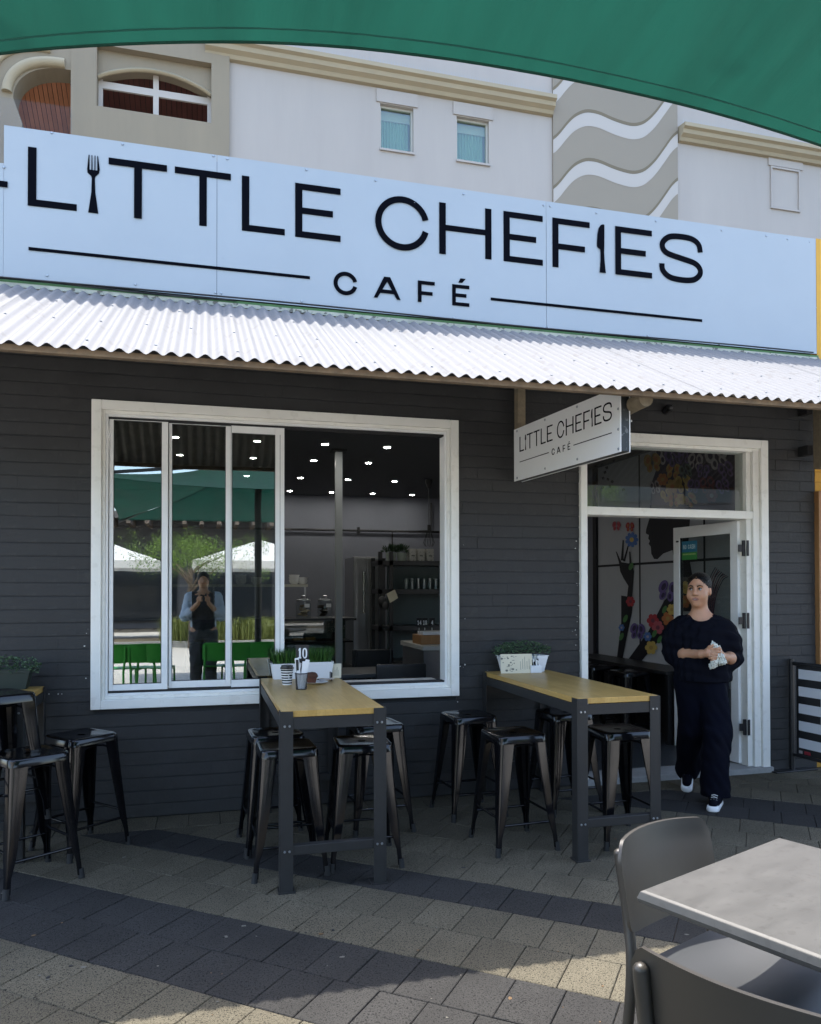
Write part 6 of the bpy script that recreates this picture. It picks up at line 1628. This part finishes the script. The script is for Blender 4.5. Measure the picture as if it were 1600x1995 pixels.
# shop building opposite with a slatted pergola edge
ob = thing('opposite_pavilion', 'dark grey pavilion with slatted roof edge reflected in the left window panes', 'building')
mb = MB(); mb.box(-12, 11, -31, -27, 0, 4.3); obj('wall', mb, mat('pavilion_grey', (.10, .10, .105), .8, var=.1, vs=1), ob)
mb = MB(); mb.box(-12.5, 11.5, -31.2, -25.5, 4.3, 4.55); obj('roof', mb, mat('pavilion_roof', (.13, .125, .12), .8), ob)
for k in range(26): mb = MB(); mb.box(-8 + k * .65, -7.85 + k * .65, -26.8, -24.4, 4.0, 4.28); obj('rafter', mb, mat('pavilion_timber', (.14, .11, .085), .8), ob)
for k in range(5): mb = MB(); mb.box(-8 + k * 3.8, -4.9 + k * 3.8, -26.99, -26.9, .3, 2.9); obj('window', mb, mat('pavilion_glazing', (.02, .025, .03), .08), ob)
# white market umbrellas
def white_umbrella(x, y, s, label):
    t = thing('white_umbrella', label, 'umbrella', (x, y, 0), 0, 'white umbrellas reflected in the window')
    mb = MB(); c = [(-s, -s, 2.35), (s, -s, 2.35), (s, s, 2.35), (-s, s, 2.35), (0, 0, 3.05)]
    mb.add(c + [(a * .999, b_ * .999, 2.12) for a, b_, z_ in c[:4]], [(0, 1, 4), (1, 2, 4), (2, 3, 4), (3, 0, 4), (5, 6, 1, 0), (6, 7, 2, 1), (7, 8, 3, 2), (8, 5, 0, 3)]); obj('canopy', mb, mat('white_canvas', (.72, .72, .70), .8, trans=.2), t)
    mb = MB(); mb.cyl((0, 0, 0), (0, 0, 3.05), .035, n=10); obj('pole', mb, m_steelblk, t)
    mb = MB(); mb.box(-.35, .35, -.35, .35, 0, .09); obj('base', mb, m_conc, t)
p = refl(215, 1095, 19); white_umbrella(p.x - .4, -19, 1.9, 'white umbrella reflected at the far left of the window')
p = refl(470, 1095, 18.5); white_umbrella(p.x + .6, -18.5, 2.0, 'white umbrella reflected beside the reflected tree')
# tree
tp = refl(372, 1100, 15.5)
tr = thing('street_tree', 'small leafy green tree reflected in the middle sliding pane', 'tree', (tp.x, -15.5, 0))
mb = MB(); mb.tube([(0, 0, 0), (.03, .02, .8), (-.02, .0, 1.5), (.02, 0, 2.1)], [.09, .075, .06, .04], 9)
for k in range(9):
    a = 2 * PI * k / 9 + .3; mb.tube([(0, 0, 1.45 + .06 * k), (.35 * math.cos(a), .35 * math.sin(a), 1.8 + .05 * k), (.8 * math.cos(a + .3), .8 * math.sin(a + .3), 2.1 + .04 * k)], [.035, .022, .008], 6)
obj('trunk', mb, mat('bark', (.12, .09, .065), .9, var=.3), tr, smooth=60)
mb = MB()
cl = [(rng.normal(0, .68), rng.normal(0, .62), 2.45 + rng.normal(0, .28), random.uniform(.2, .42)) for _ in range(52)]
for (cx, cy, cz, r_) in cl:
    for q in range(170):
        d = Vector((rng.normal(), rng.normal(), rng.normal())); d = d.normalized() * r_ * random.random() ** .4; c = Vector((cx, cy, cz)) + d
        e = Vector((rng.normal(), rng.normal(), rng.normal())).normalized(); f = e.cross(Vector((rng.normal(), rng.normal(), rng.normal()))).normalized(); l = random.uniform(.03, .06)
        mb.add([c, c + e * l * .5 + f * l * .22, c + e * l, c + e * l * .5 - f * l * .22], [(0, 1, 2, 3)], random.randint(0, 1))
obj('crown', mb, [mat('tree_leaf_a', (.17, .27, .04), .5, trans=.35), mat('tree_leaf_b', (.10, .17, .025), .5, trans=.35)], tr)
# planted strip of tall grasses
gb = MB()
for (px, w_) in ((345, 60), (470, 110), (510, 60)):
    for i in range(900):
        p = refl(px + random.uniform(-w_ / 2, w_ / 2), 1240, 17.0); y = -17.0 + rng.normal(0, .5); l = random.uniform(.35, .7); a = random.random() * 6.28; le = random.uniform(.1, .6)
        c = Vector((p.x, y, .12)); t1 = c + Vector((math.cos(a) * le * l * .4, math.sin(a) * le * l * .4, l * .7)); t2 = c + Vector((math.cos(a) * le * l, math.sin(a) * le * l, l)); s1 = Vector((-math.sin(a), math.cos(a), 0)) * .012
        gb.add([c - s1, c + s1, t1 + s1 * .7, t1 - s1 * .7, t2], [(0, 1, 2, 3), (3, 2, 4)])
tag(obj('tall_grass', gb, mat('dry_grass', (.17, .20, .05), .6, trans=.3)), 'tall yellow green grasses in the planted strip reflected in the window', 'grass', kind='stuff')
mb = MB(); mb.box(-9, 6, -18.3, -18.15, -.02, .16); mb.box(-9, 6, -15.9, -15.75, -.02, .16); struct('planting_kerb', mb, m_conc)
mb = MB(); mb.box(-9, 6, -18.15, -15.9, -.02, .12); struct('planting_bed', mb, mat('bed_soil', (.10, .08, .05), .9, var=.3))

# added building, out of view, blocks the sky mirrored in the transom
ot = thing('sky_block', 'added dark block, out of view, hiding sky from the glass above the doorway', 'building')
mb = MB(); mb.box(11.6, 40, -31, -26, 0, 9.5); obj('wall', mb, mat('sky_block_wall', (.07, .068, .066), .8, var=.15, vs=.6), ot)
mb = MB(); mb.box(11.6, 40, -26, -23.6, 4.6, 4.8); obj('sky_block_ledge', mb, mat('sky_block_roof', (.6, .6, .6), .6), ot)
for k in range(6): mb = MB(); mb.box(13 + 4.4 * k, 15.6 + 4.4 * k, -25.99, -25.9, 5.6, 8.2); obj('window', mb, mat('pavilion_glazing', (.02, .025, .03), .08), ot)
t2 = copy_tree(tr); t2.location = (10.6, -17.5, 0); t2.scale = (1.5, 1.5, 1.75); t2['label'] = 'larger leafy tree reflected in the glass above the doorway'
# the photographer, seen only in the window
ph = thing('person', 'photographer in a pale blue shirt and dark trousers reflected in the sliding window', 'person', (-.02, -5.82, 0), PI)
q = SDF((-.36, -.46, 0.0), (.36, .2, 1.76), .009)
q.ell((0, .02, 1.64), (.076, .095, .115), .03); q.cap((0, .03, 1.56), (0, .04, 1.44), .055, .065, .03); q.ell((0, .02, 1.28), (.17, .11, .22), .05); q.ell((0, .01, 1.02), (.16, .115, .18), .05)
q.cap((-.16, .03, 1.41), (.16, .03, 1.41), .06, .06, .05); q.ell((0, -.09, 1.625), (.014, .02, .022), .02)
for sg_ in (-1, 1):
    q.chain([(sg_ * .19, .03, 1.40), (sg_ * .25, -.03, 1.13), (sg_ * .07, -.27, 1.33)], [.056, .046, .030], .03)
    q.ell((sg_ * .062, -.30, 1.38), (.03, .022, .045), .015)
    for f_ in range(4): q.chain([(sg_ * .055, -.315, 1.36 + .018 * f_), (sg_ * .03, -.335, 1.365 + .018 * f_), (sg_ * .018, -.325, 1.367 + .018 * f_)], [.010, .009, .008], .004)
    q.chain([(sg_ * .06, -.29, 1.42), (sg_ * .045, -.30, 1.45)], [.011, .009], .005)
    q.chain([(sg_ * .09, .02, .92), (sg_ * .10, .0, .50), (sg_ * .11, .03, .07)], [.105, .075, .055], .03); q.cap((sg_ * .11, .03, .04), (sg_ * .12, -.15, .035), .045, .035, .02)
me, V, Q = q.mesh('body'); link('body', me, ph, m_skin)
q = SDF((-.38, -.3, .86), (.38, .24, 1.5), .009)
q.ell((0, .02, 1.27), (.19, .135, .20), .05); q.ell((0, .01, 1.04), (.18, .135, .20), .05); q.cap((-.16, .03, 1.405), (.16, .03, 1.405), .075, .075, .05)
for sg_ in (-1, 1): q.chain([(sg_ * .19, .03, 1.40), (sg_ * .252, -.025, 1.135), (sg_ * .17, -.14, 1.22)], [.075, .064, .052], .04)
q.noise(.003, 40, 3); q.cap((0, .03, 1.45), (0, .03, 1.6), .062, .07, .006, -1); q.cutz(.90, False)
me, V, Q = q.mesh('shirt'); so_ = link('shirt', me, ph, [mat('dark_torso', (.012, .014, .02), .9), mat('pale_blue_shirt', (.42, .50, .62), .85, var=.1, vs=30)])
me.polygons.foreach_set('material_index', (np.abs(V[Q].mean(1)[:, 0]) > .155).astype(np.int32))  # torso faces dark, outer faces pale blue
q = SDF((-.3, -.2, .05), (.3, .24, 1.0), .009)
q.ell((0, .02, .92), (.178, .128, .12), .05)
for sg_ in (-1, 1): q.chain([(sg_ * .09, .02, .88), (sg_ * .10, .0, .50), (sg_ * .11, .03, .07)], [.115, .088, .075], .03)
q.noise(.003, 30, 4); q.cutz(.06, False)
me, V, Q = q.mesh('trousers'); link('trousers', me, ph, mat('grey_trousers', (.05, .05, .055), .85))
q = SDF((-.12, -.1, 1.55), (.12, .16, 1.79), .008); q.ell((0, .03, 1.675), (.086, .098, .10), .02); q.ell((0, -.09, 1.62), (.075, .085, .09), .01, -1)
me, V, Q = q.mesh('hair'); link('hair', me, ph, m_hair)

# green plastic chairs standing beside the photographer
m_gp = mat('green_plastic', (.03, .26, .03), .4, var=.1)
for i, (px, lab) in enumerate(((232, 'leftmost green plastic chair in the window reflection'), (272, 'second green plastic chair in the window reflection'), (306, 'third green plastic chair in the window reflection'), (428, 'fourth green plastic chair in the window reflection'), (465, 'fifth green plastic chair in the window reflection'), (505, 'rightmost green plastic chair in the window reflection'))):
    p = refl(px, 1300, 5.9); cafe_chair(lab, (p.x, -5.75, 0), R((4, -6, 9, 3, -8, 5)[i]), m_gp, m_gp, 'green plastic chairs reflected in the window')
